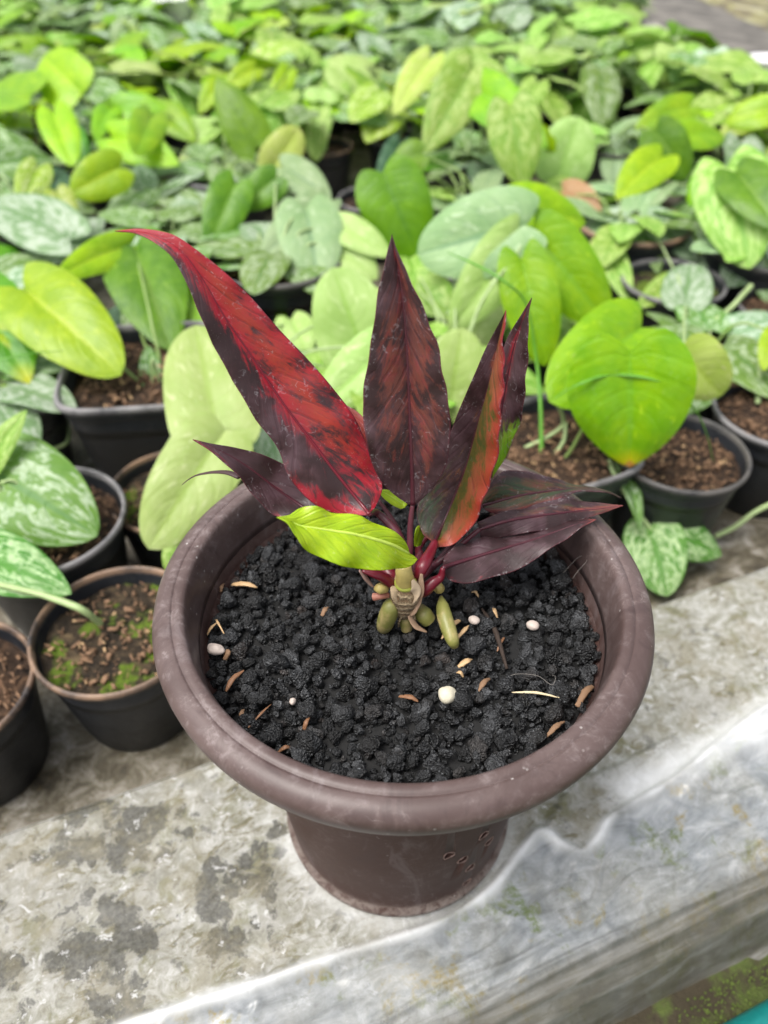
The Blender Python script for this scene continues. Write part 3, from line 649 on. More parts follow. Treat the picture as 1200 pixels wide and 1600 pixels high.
def hero_leaf(crop, st, yM, yL, yR, rows, mat=M_HERO, label=None, bulge=.07, nl=90, nw=32, rib=.0011, ribmat=None, ripple=.0005, name='leaf'):
    ox, oy, k = crop
    st = np.array(st, float).reshape(len(st), -1, 2) if np.ndim(st[0]) > 1 else st
    n_ = len(st); tt = np.linspace(0, 1, n_)
    def yy(spec): return np.interp(tt, np.linspace(0, 1, len(spec)), spec)
    ym = yy(yM); yl = ym+yy(yL); yr = ym+yy(yR)
    Lp, Mp, Rp = [], [], []
    for i, row in enumerate(st):
        l, m, r = row
        Lp.append(aty(ox+l[0]/k, oy+l[1]/k, yl[i])); Mp.append(aty(ox+m[0]/k, oy+m[1]/k, ym[i])); Rp.append(aty(ox+r[0]/k, oy+r[1]/k, yr[i]))
    Lc, Mc, Rc = crom(Lp, nl), crom(Mp, nl), crom(Rp, nl)
    T = unit(np.gradient(Mc, axis=0)); seg = np.linalg.norm(np.diff(Mc, axis=0), axis=1); arc = np.concatenate([[0], np.cumsum(seg)])
    u = np.linspace(-1, 1, 2*nw+1); V = np.zeros((nl, len(u), 3)); ph = random.uniform(0, 9)
    for j, a in enumerate(u):
        E = Lc if a < 0 else Rc; e = E-Mc; al = abs(a)
        nrm = unit(np.cross(e, T)); tc = CAM-Mc; sg = np.sign((nrm*tc).sum(1, keepdims=True)); nrm = nrm*sg
        wd = np.linalg.norm(e, axis=1, keepdims=True)
        rip = ripple*al**2*np.sin(arc*420+ph+(2 if a < 0 else 0))+ripple*.8*al*np.sin(arc*170+ph*2+a)
        V[:, j] = Mc+e*al+nrm*(bulge*wd*4*al*(1-al)+rip[:, None]*np.minimum(1, wd/.008))
    col = inpaint(rows, np.linspace(0, 1, nl), u) if rows else np.ones((nl, len(u), 4))
    uvv = np.stack([np.repeat(u[None], nl, 0), np.repeat(arc[:, None], len(u), 1)], -1)
    me = mesh(name, V.reshape(-1, 3)-PO, gridfaces(nl, len(u)), mat, uv=uvv.reshape(-1, 2), col=col.reshape(-1, 4))
    o = link(name, me, plant); sm = o.modifiers.new('thick', 'SOLIDIFY'); sm.thickness = .00035; sm.offset = 0
    if label: o['label'] = label
    tcam = unit(CAM-Mc); idx = np.linspace(3, nl-1, 16).astype(int)
    if rib:
        Vt, Ft = tube(list(Mc[idx]+tcam[idx]*.0001-PO), [rib*.15, rib*.45, rib*.75, rib], 50, 8)
        link('midrib', tomesh('midrib', Vt, Ft, ribmat or M_MIDR), o)
    return o, Mc[-1]
C7 = (180, 330, 2.727); C8 = (540, 350, 2.727); C6 = (400, 750, 3.0)
def S(*rows): return [((r[0], r[1]), (r[2], r[3]), (r[4], r[5])) if len(r) == 6 else ((r[0], r[1]),)*3 for r in rows]
l1 = S((0, 85), (95, 98, 105, 88, 115, 76), (190, 150, 215, 125, 240, 98), (262, 222, 300, 190, 340, 160), (320, 345, 385, 310, 470, 262), (375, 480, 465, 450, 585, 375), (440, 610, 555, 580, 700, 505), (520, 755, 645, 715, 815, 625),
       (600, 890, 730, 840, 920, 745), (690, 1005, 815, 950, 1010, 865), (735, 1120, 890, 1050, 1080, 1010), (800, 1205, 960, 1140, 1125, 1110), (892, 1272, 1020, 1215, 1138, 1180), (990, 1293, 1060, 1262, 1112, 1252), (1080, 1296, 1082, 1292, 1086, 1285))
_, b1 = hero_leaf(C7, l1, [.252, .246, .238, .226, .214], [0, -.004, -.006, -.004, 0], [0, .002, .006, .008, 0],
  [(0, [('R', .9)]*5), (.14, [('R', .55), ('R', .6), ('R', .9), ('R', .9), ('R', .95)]), (.30, [('K', .05), ('R', .45), ('R', .8), ('O', .75), ('R', .8)]), (.42, [('K', .05), ('R', .4), ('R', .75), ('O', .62), ('R', .7)]),
   (.56, [('K', .1), ('C', .3), ('R', .7), ('O', .58), ('R', .55)]), (.68, [('C', .2), ('K', .15), ('C', .6), ('O', .60), ('R', .56)]), (.78, [('R', .9), ('C', .3), ('C', .5), ('R', .62), ('R', .58)]), (.88, [('R', .95), ('R', .6), ('C', .35), ('R', .5), ('R', .8)]), (.96, [('R', .85), ('R', .85), ('C', .5), ('R', .6), ('R', 1.0)]), (1, [('C', .7)]*5)],
  label='longest leaf, crimson on one half and blackish on the other, curling to the left', bulge=.06, nl=130, rib=.0007, ribmat=M_RED)
l2 = S((197, 45), (180, 110, 208, 110, 222, 120), (158, 200, 228, 205, 262, 215), (135, 330, 245, 330, 315, 320), (105, 520, 260, 500, 385, 490), (78, 690, 268, 660, 415, 650), (76, 820, 274, 810, 445, 790), (90, 940, 279, 930, 445, 920), (125, 1050, 283, 1040, 425, 1030), (185, 1135, 285, 1130, 375, 1120), (268, 1195, 286, 1195, 300, 1195))
_, b2 = hero_leaf(C8, l2, [.246, .240, .234, .228, .224], [0, -.003, -.004, -.004, 0], [0, -.004, -.007, -.005, 0],
  [(0, [('C', .4)]*5), (.15, [('K', .1), ('K', .2), ('C', .6), ('B', .68), ('B', .25)]), (.35, [('B', .25), ('B', .66), ('K', .35), ('B', .74), ('B', .35)]), (.5, [('B', .2), ('B', .64), ('B', .5), ('B', .66), ('B', .35)]), (.65, [('B', .15), ('B', .56), ('B', .45), ('B', .58), ('B', .25)]), (.8, [('K', .1), ('B', .42), ('K', .25), ('B', .52), ('K', .2)]), (1, [('K', .1)]*5)],
  label='upright central leaf, dark maroon mottled with red', bulge=.08, nl=110, rib=.0011)
# right folded leaf
l3 = S((683, 368), (645, 440, 664, 450, 679, 450), (600, 525, 636, 570, 672, 580), (545, 650, 606, 700, 670, 700), (495, 765, 572, 820, 664, 820), (450, 880, 540, 940, 648, 950), (400, 990, 508, 1050, 622, 1080), (345, 1110, 466, 1160, 590, 1180), (303, 1220, 428, 1250, 545, 1275), (325, 1310, 400, 1315, 470, 1358), (372, 1358, 381, 1352, 386, 1378))
_, b3 = hero_leaf(C8, l3, [.243, .247, .248, .243, .225], [0, .002, .004, .003, 0], [0, -.012, -.018, -.016, 0],
  [(0, [('K', .2), ('K', .2), ('C', .6), ('R', .8), ('R', .9)]), (.25, [('K', 0), ('K', 0), ('W', .4), ('W', .6), ('R', .8)]), (.5, [('K', 0), ('D', .2), ('W', .25), ('W', .55), ('O', .8)]), (.7, [('D', .5), ('D', .5), ('W', .3), ('W', .6), ('O', .9)]), (.85, [('D', .75), ('D', .6), ('K', .1), ('W', .66), ('O', 1)]), (1, [('P', .8), ('D', .6), ('C', .3), ('W', .8), ('O', 1)])],
  mat=M_HERO2, label='folded leaf, blackish green on one half and orange green on the other', bulge=.03, nl=110, rib=.0007)
l4 = S((793, 315), (750, 385, 765, 390, 778, 400), (690, 485, 725, 500, 776, 510), (650, 600, 695, 630, 772, 640), (610, 740, 670, 770, 758, 775), (590, 870, 650, 890, 730, 880), (590, 980, 635, 990, 685, 990), (600, 1070, 615, 1080, 625, 1082))
_, b4 = hero_leaf(C8, l4, [.262, .262, .26, .252], [0, .002, .002, 0], [0, -.006, -.008, 0],
  [(0, [('C', .5)]*5), (.3, [('K', .1), ('C', .4), ('R', .6), ('K', .1), ('K', .15)]), (.6, [('K', .05), ('K', .1), ('C', .4), ('K', .1), ('D', .3)]), (.72, [('K', .1), ('D', .3), ('D', .3), ('L', .7), ('L', .8)]), (1, [('L', 1)]*5)], label='narrow leaf behind the folded one, maroon turning green at its base', rib=.0009)
l5 = S((1175, 1168), (1110, 1134, 1110, 1139, 1109, 1144), (1010, 1115, 1010, 1128, 1005, 1142), (925, 1100, 925, 1132, 920, 1165), (835, 1070, 840, 1142, 835, 1205), (745, 1052, 755, 1155, 750, 1232), (670, 1055, 680, 1172, 660, 1240), (615, 1100, 625, 1188, 600, 1222), (578, 1190, 580, 1198, 583, 1205))
_, b5 = hero_leaf(C8, l5, [.262, .258, .252, .246], [0, .006, .008, 0], [0, -.005, -.008, 0],
  [(0, [('K', .2)]*5), (.3, [('K', .2), ('D', .6), ('D', .5), ('D', .6), ('C', .2)]), (.6, [('K', .2), ('D', .8), ('D', .6), ('D', .9), ('C', .6)]), (.8, [('K', .3), ('D', .8), ('D', .6), ('D', .9), ('C', .5)]), (1, [('T', .5), ('D', .6), ('D', .5), ('D', .7), ('K', .3)])], label='dark green leaf pointing right with a thin curled tip', rib=.0008)
l6 = S((1182, 1200), (1090, 1190, 1095, 1212, 1085, 1235), (985, 1176, 1000, 1222, 1000, 1262), (925, 1168, 930, 1230, 920, 1290), (800, 1200, 810, 1245, 800, 1310), (680, 1225, 690, 1265, 680, 1330), (560, 1270, 570, 1300, 575, 1340))
_, b6 = hero_leaf(C8, l6, [.250, .246, .240, .232], [0, .006, .008, 0], [0, -.004, -.006, 0],
  [(0, [('P', .9)]*5), (.25, [('K', .2), ('D', .4), ('P', .7), ('D', .4), ('P', .4)]), (.5, [('K', .1), ('D', .5), ('P', .5), ('K', .1), ('K', .1)]), (1, [('D', .3), ('D', .3), ('K', .1), ('K', .1), ('K', .1)])], label='blackish leaf with a rusty pointed tip, between the dark green one and the lowest one', rib=.0008)
l7 = S((1068, 1260), (985, 1258, 990, 1278, 1000, 1298), (890, 1260, 900, 1310, 925, 1355), (790, 1272, 810, 1342, 840, 1405), (690, 1288, 710, 1372, 750, 1465), (590, 1300, 610, 1402, 640, 1502), (500, 1350, 520, 1430, 535, 1530), (430, 1410, 450, 1452, 450, 1522), (412, 1465, 415, 1466, 418, 1480))
_, b7 = hero_leaf(C8, l7, [.238, .234, .228, .221, .212], [0, .010, .014, .010, 0], [0, -.006, -.009, -.009, 0],
  [(0, [('P', .8)]*5), (.2, [('P', .3), ('K', .1), ('K', .1), ('K', .1), ('P', .3)]), (.5, [('K', .05), ('K', 0), ('K', .1), ('K', .1), ('C', .3)]), (.8, [('K', .05), ('K', .05), ('P', .15), ('K', .1), ('C', .5)]), (1, [('K', .1), ('K', .1), ('T', .3), ('C', .2), ('C', .3)])], label='lowest right leaf, broad and nearly black, lying over the gravel', bulge=.05, rib=.0010)
l8 = S((330, 973), (400, 1018, 410, 1005, 420, 993), (490, 1095, 510, 1055, 530, 1012), (560, 1175, 600, 1115, 640, 1042), (620, 1245, 690, 1185, 750, 1100), (690, 1300, 770, 1240, 850, 1180), (790, 1325, 840, 1290, 900, 1240), (880, 1330, 885, 1325, 890, 1320))
_, b8 = hero_leaf(C7, l8, [.236, .238, .236, .226], [0, -.006, -.008, 0], [0, .004, .006, 0],
  [(0, [('C', .6)]*5), (.3, [('C', .3), ('K', .05), ('K', .1), ('K', 0), ('K', .05)]), (.6, [('C', .3), ('K', .05), ('C', .2), ('K', .05), ('K', .05)]), (.85, [('R', .7), ('C', .3), ('C', .2), ('K', .05), ('K', .1)]), (1, [('R', .5)]*5)], label='short blackish leaf pointing left under the longest leaf', rib=.0009)
l9 = S((95, 175), (150, 205, 150, 188, 155, 165), (180, 262, 200, 212, 215, 135), (230, 322, 280, 225, 280, 121), (310, 364, 360, 238, 345, 152), (390, 399, 440, 250, 430, 162), (480, 416, 520, 268, 510, 183), (570, 419, 590, 288, 590, 212), (655, 416, 640, 306, 655, 246), (722, 405, 680, 326, 700, 288), (757, 372, 712, 345, 713, 322))
_, b9 = hero_leaf(C6, l9, [.188, .190, .192, .196, .202], [0, -.006, -.008, -.006, 0], [0, .004, .006, .004, 0], None, M_YOUNG, label='single lime green young leaf lying across the front of the crown', bulge=.09, rib=.0009, ribmat=M_MIDY, ripple=.0011)
l10 = S((578, 45), (592, 78, 605, 62, 620, 48), (625, 105, 645, 85, 665, 72), (655, 125, 675, 105, 695, 92), (680, 135, 692, 120, 708, 104), (700, 128, 703, 122, 710, 112))
hero_leaf(C6, l10, [.244, .240], [0, -.003, 0], [0, .004, 0], None, M_YOUNG, label='tiny curled green leaf behind the petioles', nl=40, nw=12, rib=0)
l12 = S((795, 225), (760, 215, 775, 222, 797, 235), (745, 245, 765, 255, 790, 275), (740, 285, 755, 292, 775, 305), (742, 310, 748, 312, 755, 312))
hero_leaf(C6, l12, [.238, .232], [0, -.002, 0], [0, .003, 0], None, M_YOUNG, label='small green sheath leaf behind the centre', nl=30, nw=10, rib=0)
l11 = S((-60, 740), (-20, 840, -5, 810, 10, 775), (10, 900, 30, 850, 48, 800), (40, 980, 60, 900, 85, 840), (80, 1060, 100, 980, 120, 900), (110, 1090, 112, 1085, 116, 1080))
hero_leaf(C8, l11, [.262, .252, .245], [0, -.002, 0], [0, .002, 0], [(0, [('P', .9)]*5), (1, [('O', .8)]*5)], label='rusty orange leaf peeping out between the two largest leaves', nl=50, nw=12, rib=.0006)

def cyl(name, pts, rad, mat, parent=plant, n_=26, seg=12, lab=None, flat=1.0):
    Vt, Ft = tube([np.asarray(p)-PO for p in pts], rad, n_, seg, flat); o = link(name, tomesh(name, Vt, Ft, mat), parent)
    if lab: o['label'] = lab
    return o
def c6(x, y, Y): return aty(400+x/3, 750+y/3, Y)
crown = c6(705, 520, .213)
cyl('petiole', [b2, c6(727, 170, .222), c6(722, 240, .220), c6(722, 300, .218), c6(716, 380, .216), c6(708, 460, .214)], [0.00083, 0.00109, 0.00122, 0.00154, 0.00192], M_PURP)
cyl('petiole', [b3, c6(822, 330, .220), c6(792, 385, .212), c6(768, 430, .209), c6(742, 480, .210), crown], [0.00141, 0.00205, 0.00269, 0.00256, 0.00230, 0.00192], M_RED, lab='thick glossy red petiole', flat=.8)
cyl('petiole', [b7, c6(865, 455, .211), c6(830, 480, .2095), c6(795, 510, .2085), c6(755, 535, .210)], [0.00096, 0.00166, 0.00230, 0.00294, 0.00230], M_RED)
cyl('petiole', [b6, c6(850, 390, .226), c6(800, 430, .218), c6(750, 480, .214)], [0.00102, 0.00141, 0.00192, 0.00192], M_PURP)
cyl('petiole', [b5, c6(880, 350, .240), c6(820, 410, .228), c6(750, 470, .217)], [0.00090, 0.00128, 0.00192, 0.00192], M_PURP)
cyl('petiole', [b4, c6(790, 280, .244), c6(765, 360, .232), c6(730, 450, .218)], [0.00090, 0.00128, 0.00192, 0.00192], M_RED)
cyl('petiole', [b1, c6(560, 150, .226), c6(620, 200, .224), c6(670, 270, .220), c6(700, 380, .216)], [0.00090, 0.00141, 0.00166, 0.00192, 0.00192], M_PURP)
cyl('petiole', [c6(575, 95, .243), c6(640, 190, .236), c6(690, 300, .228), c6(705, 420, .219)], [0.00077, 0.00115, 0.00141, 0.00192], M_PURP)
cyl('petiole', [b8, c6(560, 300, .226), c6(600, 400, .216), c6(640, 460, .211), c6(690, 510, .211)], [0.00090, 0.00192, 0.00256, 0.00288, 0.00224], M_RED)
cyl('petiole', [c6(500, 425, .206), c6(560, 440, .206), c6(610, 465, .207), c6(650, 495, .208), c6(690, 520, .210)], [0.00102, 0.00230, 0.00282, 0.00294, 0.00192], M_RED, flat=.7)
0 and cyl('petiole', [b9, c6(735, 345, .203), c6(728, 330, .206), c6(722, 350, .210), c6(715, 420, .211)], [0.00077, 0.00102, 0.00102, 0.00128, 0.00192], M_YOUNG)
M_STEM = NB('knobbly_stem'); _o = M_STEM.obj(); _z = M_STEM.sep(_o)[2]; _nn = M_STEM.noise(_o, 240, 5, .7, .8)
_rg = M_STEM.math('SINE', M_STEM.math('ADD', M_STEM.math('MULTIPLY', _z, 2100.0), M_STEM.math('MULTIPLY', _nn, 17.0)))
M_STEM = M_STEM.pbr(M_STEM.mix(M_STEM.step(M_STEM.math('ADD', _rg, M_STEM.math('MULTIPLY', _nn, 1.6)), -.6, 1.3), (.19, .11, .05), (.60, .45, .27)), .75, M_STEM.bump(M_STEM.math('ADD', _rg, _nn), .9, .0012))
M_NODE = m_simple('pale_node', (.50, .40, .13), .4, .05); M_ROOT = NB('green_root')
_o = M_ROOT.obj(); _a = M_ROOT.noise(_o, 130, 4, .6, .3); M_ROOT = M_ROOT.pbr(M_ROOT.mix(M_ROOT.step(_a, .45, .68), (.20, .20, .05), (.38, .30, .13)), .42, M_ROOT.bump(M_ROOT.noise(_o, 350, 4), .3, .0008))
cyl('stem', [c6(700, 440, .211), c6(703, 490, .2075), c6(700, 540, .2055), c6(697, 580, .206), c6(700, 625, .209)], [.0040, .0054, .0062, .0056, .0036], M_STEM, seg=24, n_=44)
cyl('stem_node', [c6(690, 405, .2075), c6(694, 440, .2062), c6(700, 478, .206)], [0.00320, 0.00336, 0.00384], M_NODE, seg=18)
cyl('stem_node', [c6(700, 478, .2058), c6(703, 498, .2062)], [0.00440, 0.00400], m_simple('lime_node', (.42, .46, .08), .4), seg=18, n_=6)
def root(pts, rad): return cyl('aerial_root', pts, rad, M_ROOT, seg=16)
root([c6(645, 575, .206), c6(634, 592, .2030), c6(620, 630, .2025), c6(606, 670, .2035), c6(600, 690, .206)], [.0024, .0035, .0038, .0036, .0030])
root([c6(868, 548, .212), c6(874, 590, .207), c6(884, 640, .202), c6(903, 700, .197), c6(922, 752, .193), c6(930, 775, .193)], [.0008, .0026, .0032, .0031, .0026, .0018])
root([c6(762, 600, .210), c6(785, 630, .206), c6(812, 660, .205)], [0.00240, 0.00368, 0.00320])
root([c6(698, 610, .209), c6(700, 650, .206), c6(706, 700, .205)], [0.00272, 0.00272, 0.00240])
cyl('dried_sheath', [c6(775, 440, .207), c6(772, 510, .204), c6(760, 560, .203), c6(735, 610, .2015), c6(722, 640, .201), c6(750, 685, .1995), c6(800, 712, .199)], [.0006, .0015, .0020, .0022, .001, .0016, .0005], m_simple('dry_brown', (.34, .22, .14), .7), flat=.35, n_=40)
cyl('dried_sheath', [c6(485, 425, .205), c6(510, 455, .205), c6(540, 490, .205), c6(555, 505, .206)], [.0008, .0016, .0012, .0006], m_simple('dry_pink', (.35, .22, .18), .6), flat=.35)
cyl('dried_sheath', [c6(640, 500, .2045), c6(652, 530, .2025), c6(668, 570, .2018), c6(662, 600, .202)], [.0010, .0020, .0014, .0004], m_simple('papery_tan', (.46, .34, .21), .8), flat=.3)
cyl('dried_sheath', [c6(735, 470, .2035), c6(748, 510, .2020), c6(742, 560, .2015), c6(725, 590, .202)], [.0008, .0022, .0018, .0004], m_simple('papery_cream', (.50, .38, .25), .8), flat=.3)
cyl('fine_root', [c6(700, 600, .206), c6(690, 630, .203), c6(672, 660, .202), c6(668, 690, .204)], [.0007, .0006, .0005, .0003], M_STEM)
cyl('fine_root', [c6(720, 605, .206), c6(740, 640, .203), c6(748, 670, .203)], [.0008, .0006, .0003], M_STEM)
cyl('bud', [c6(560, 510, .2055), c6(582, 508, .2045), c6(612, 512, .2055)], [0.00105, 0.00240, 0.00150], M_NODE)
cyl('bud', [c6(552, 548, .204), c6(580, 545, .2035), c6(620, 540, .205)], [0.00165, 0.00135, 0.00120], m_simple('pink_bud', (.42, .17, .12), .45))
cyl('bud', [c6(860, 510, .214), c6(850, 500, .213), c6(835, 500, .213)], [0.00225, 0.00225, 0.00075], M_NODE)
c7 = lambda x, y, Y: aty(180+x/2.727, 330+y/2.727, Y)
cyl('dried_leaf_tip', [c7(285, 1166, .250), c7(310, 1145, .250), c7(350, 1124, .249), c7(420, 1112, .247), c7(480, 1114, .244), c7(530, 1132, .241)], [.0002, .0004, .0006, .0009, .0013, .0015], m_simple('dry_dark', (.05, .022, .022), .5), flat=.5)

# ---- bits lying on the gravel
def rocktop(x, y):
    h = soil_z(x, y)
    for rx, ry, rz, rr_ in ROCKS:
        d2 = (rx-x)**2+(ry-y)**2
        if d2 < rr_*rr_: h = max(h, rz+.85*math.sqrt(rr_*rr_-d2))
    return h
def onsoil(x, y, dz=.0):
    p = atz(x, y, .158)
    for _ in range(4): p = atz(x, y, rocktop(p[0]-PC[0], p[1]-PC[1])+.0003+dz)
    return p
def husk(x1, y1, x2, y2, wpx, mat, label, name='rice_husk', cat='husk', group='husks and chips on the lava gravel', fl=.45):
    a, b_ = onsoil(x1, y1), onsoil(x2, y2); zm = max(a[2], b_[2])*.6+min(a[2], b_[2])*.4; a = atz(x1, y1, a[2]*.5+zm*.5); b_ = atz(x2, y2, b_[2]*.5+zm*.5); mid = (a+b_)/2+np.array([0, 0, .0010]); r = wpx*.5*.31/1200
    pv = np.cross(unit(b_-a), [0, 0, 1])*np.linalg.norm(b_-a)*random.uniform(-.05, .05)
    Vt, Ft = tube([a-mid, np.array([0, 0, .0004])+pv+(b_-a)*random.uniform(-.15, .15), b_-mid], [r*random.uniform(.2, .8), r*random.uniform(.7, 1), r, r*random.uniform(.5, .9), r*random.uniform(.1, .6)], 12, 8, fl); Vt = Vt*(1+.10*rng.normal(size=(len(Vt), 1))*0)+rng.normal(size=Vt.shape)*r*.07
    o = link(name, tomesh(name, Vt, Ft, mat)); o.location = tuple(mid); return tag(o, label, cat, group)
HG = [((363, 913, 402, 918, 11), M_HUSK, 'flat tan husk on the gravel near the left wall of the brown pot'),
      ((353, 1080, 381, 1047, 9), M_HUSKD, 'slim brown husk standing slantwise by the left wall of the brown pot'),
      ((388, 1137, 424, 1100, 4), M_HUSKD, 'thin brown twig sliver on the gravel at the lower left of the pot'),
      ((503, 962, 512, 949, 10), M_CHIP, 'small wedge-shaped tan chip left of the fat green root'),
      ((624, 1088, 653, 1096, 9), M_HUSKD, 'brown husk just left of the white pebble'),
      ((748, 1080, 766, 1060, 9), M_CHIP, 'orange-brown husk right of the white pebble'),
      ((690, 998, 724, 966, 10), M_HUSK, 'pale split husk leaning on the right green root'),
      ((712, 1000, 733, 977, 8), M_HUSK, 'second tan husk touching the right green root'),
      ((768, 944, 777, 965, 7), M_HUSK, 'pale husk lying upright between root and right pebble'),
      ((777, 1018, 788, 996, 6), M_HUSKD, 'brown husk beside the dark twig right of the root'),
      ((902, 1103, 926, 1072, 11), M_CHIP, 'brown husk against the right wall of the brown pot'),
      ((853, 1152, 882, 1127, 9), M_CHIP, 'brown husk tucked under the front right lip of the pot'),
      ((716, 1042, 738, 1030, 10), M_HUSK, 'curled tan flake below the right green root'),
      ((330, 930, 336, 895, 6), M_HUSK, 'thin tan husk leaning on the left wall above the pebble'),
      ((352, 885, 357, 855, 5), M_HUSKD, 'narrow husk against the upper left wall of the pot'),
      ((345, 925, 350, 912, 6), M_CHIP, 'short chip beside the left wall husks'),
      ((324, 992, 340, 972, 5), M_HUSK, 'thin straw crossing by the left wall above the white pebble'),
      ((338, 968, 350, 990, 4), M_HUSK, 'tan straw sliver leaning towards the left wall'),
      ((351, 1030, 361, 1018, 12), M_CHIP, 'reddish brown chip right of the left wall pebble'),
      ((434, 1176, 455, 1168, 7), M_HUSKD, 'dark brown husk near the front left lip'),
      ((376, 1122, 381, 1108, 7), M_CHIP, 'orange chip near the lower left wall'),
      ((738, 925, 748, 933, 6), M_HUSK, 'tiny tan chip under the lowest leaf'),
      ((714, 1050, 724, 1058, 6), M_HUSK, 'small pale flake below the curled tan flake'),
      ((475, 1140, 484, 1120, 7), M_HUSKD, 'brown sliver among the gravel at the lower left centre')]
for a_, m_, lb in HG: husk(*a_, m_, lb)
husk(800, 1082, 874, 1090, 4, m_simple('straw', (.62, .52, .33), .6), 'thin pale straw twig lying across the gravel on the right', 'twig', 'twig', None, 1)
husk(752, 950, 792, 1045, 9, m_simple('dark_twig', (.03, .018, .012), .8), 'dark rotten twig lying right of the green root', 'twig', 'twig', None, 1)
def pebble(x, y, rx, ry, mat, label):
    k0 = .31/1200; p = atz(x, y, max(onsoil(x+dx_, y+dy_)[2] for dx_ in (-rx, 0, rx) for dy_ in (-ry, 0, ry))+ry*k0*.25); v, f = icos(3); k = .31/1200; s = random.uniform(0, 9)
    v = v*np.array([1+.22*mnoise.noise(Vector(q)*.9+Vector((s, 0, 0)))+.05*mnoise.noise(Vector(q)*3+Vector((s, 0, 0))) for q in v])[:, None]
    o = link('pebble', mesh('pebble', v*np.array([rx*k, ry*k*1.1, ry*k*.85]), f, mat)); o.location = tuple(p); o.rotation_euler = (0, 0, random.uniform(-.3, .3)); tag(o, label, 'pebble', 'pale pebbles on the lava gravel')
M_PW = m_simple('cream_pebble', (.56, .52, .40), .6); M_PG = m_simple('pinkish_pebble', (.50, .42, .37), .6)
pebble(699, 1086, 14, 12, M_PW, 'cream white pebble, the largest, at the front centre of the gravel'); pebble(337, 1014, 15, 9, M_PG, 'oval pinkish pebble at the left wall of the brown pot')
pebble(833, 977, 10, 8, M_PG, 'small pale grey pebble right of the dark twig'); pebble(741, 969, 9, 7, M_PG, 'small whitish pebble beside the split husks')
pebble(457, 1096, 5, 5, M_PG, 'tiny grey pebble at the lower left of the gravel')
M_FIB = m_simple('fibre', (.22, .20, .18), .6)
def fibre(pts, label):
    z0 = max(onsoil(x, y)[2] for x, y, d in pts)*.6+.4*min(onsoil(x, y)[2] for x, y, d in pts)
    P = [atz(x, y, z0+d) for x, y, d in pts]; c = P[0]
    Vt, Ft = tube([p-c for p in P], .00008, 40, 5); o = link('fibre', tomesh('fibre', Vt, Ft, M_FIB)); o.location = tuple(c); tag(o, label, 'fibre', 'loose fibres on the gravel')
fibre([(790, 1058, .001), (810, 1053, .003), (840, 1056, .003), (862, 1070, .003), (868, 1058, .004), (862, 1055, .002)], 'long curly pale fibre above the straw twig')
fibre([(880, 895, .003), (905, 870, .006), (917, 875, .008), (905, 890, .007), (895, 903, .004)], 'curled fibre hooked on the gravel by the right wall')

# ================================================================== NURSERY POTS
def smoothbox(nseg=64, sq=0.0):
    th = np.linspace(0, 2*np.pi, nseg, endpoint=False)
    if sq == 0: return np.cos(th), np.sin(th)
    p = 5.0; c, s = np.cos(th), np.sin(th); r = (np.abs(c)**p+np.abs(s)**p)**(-1/p); return c*r, s*r
def potmesh(profile, seg=48, sq=0):
    cx, cy = smoothbox(seg, sq); P = np.asarray(profile)
    V = np.stack([P[:, None, 0]*cx, P[:, None, 0]*cy, np.repeat(P[:, 1:2], seg, 1)], -1).reshape(-1, 3)
    return V, gridfaces(len(P), seg, True)
body_p = [(.0005, .002), (.030, .002), (.0345, 0), (.0360, .0015), (.0375, .012), (.0385, .013), (.0460, .068), (.0468, .070), (.0478, .0705), (.0478, .0735), (.0470, .0742)]
rim_p = [(.0470, .0735), (.0490, .0740), (.0500, .0758), (.0502, .0782), (.0494, .0796), (.0482, .0799), (.0474, .0790), (.0468, .0740), (.0455, .062), (.0445, .055), (.0440, .056), (.0460, .0725)]
soil_unused = [(.0005, .0645), (.015, .0642), (.030, .0630), (.0452, .0610), (.0448, .055)]
def soilmesh(sq=0):
    rr_ = np.linspace(.0005, .0466, 22); prof = [(r, .0688-.0015*(r/.046)) for r in rr_]
    V, Fq = potmesh(prof, 56, sq); s = random.uniform(0, 50)
    for i in range(len(V)):
        V[i, 2] += .0028*mnoise.noise(Vector((V[i, 0]*90+s, V[i, 1]*90, 0)))+.0018*mnoise.noise(Vector((V[i, 0]*260+s, V[i, 1]*260, 0)))
        if math.hypot(V[i, 0], V[i, 1]) > .0445: V[i, :2] *= .985
    return V, Fq
def chipmesh(n_=110):
    parts = []
    for _ in range(n_):
        r = .042*math.sqrt(random.random()); a = random.uniform(0, 6.28); l, w_, t = random.uniform(.0025, .0095), random.uniform(.0012, .0038), random.uniform(.0006, .0020)
        v = np.array([[sx*l/2*random.uniform(.6, 1), sy*w_/2*random.uniform(.5, 1), sz*t/2] for sx in (-1, 1) for sy in (-1, 1) for sz in (-1, 1)])
        m3 = rotm(1)[0]*.4+np.eye(3)*.6; an = random.uniform(0, 6.28); rz = np.array([[math.cos(an), -math.sin(an), 0], [math.sin(an), math.cos(an), 0], [0, 0, 1]])
        f = np.array([[0, 1, 3, 2], [4, 6, 7, 5], [0, 4, 5, 1], [2, 3, 7, 6], [0, 2, 6, 4], [1, 5, 7, 3]])
        parts.append((v@rz.T@m3.T+np.array([r*math.cos(a), r*math.sin(a), .0703+random.uniform(-.0015, .0015)]), f))
    return join(parts)
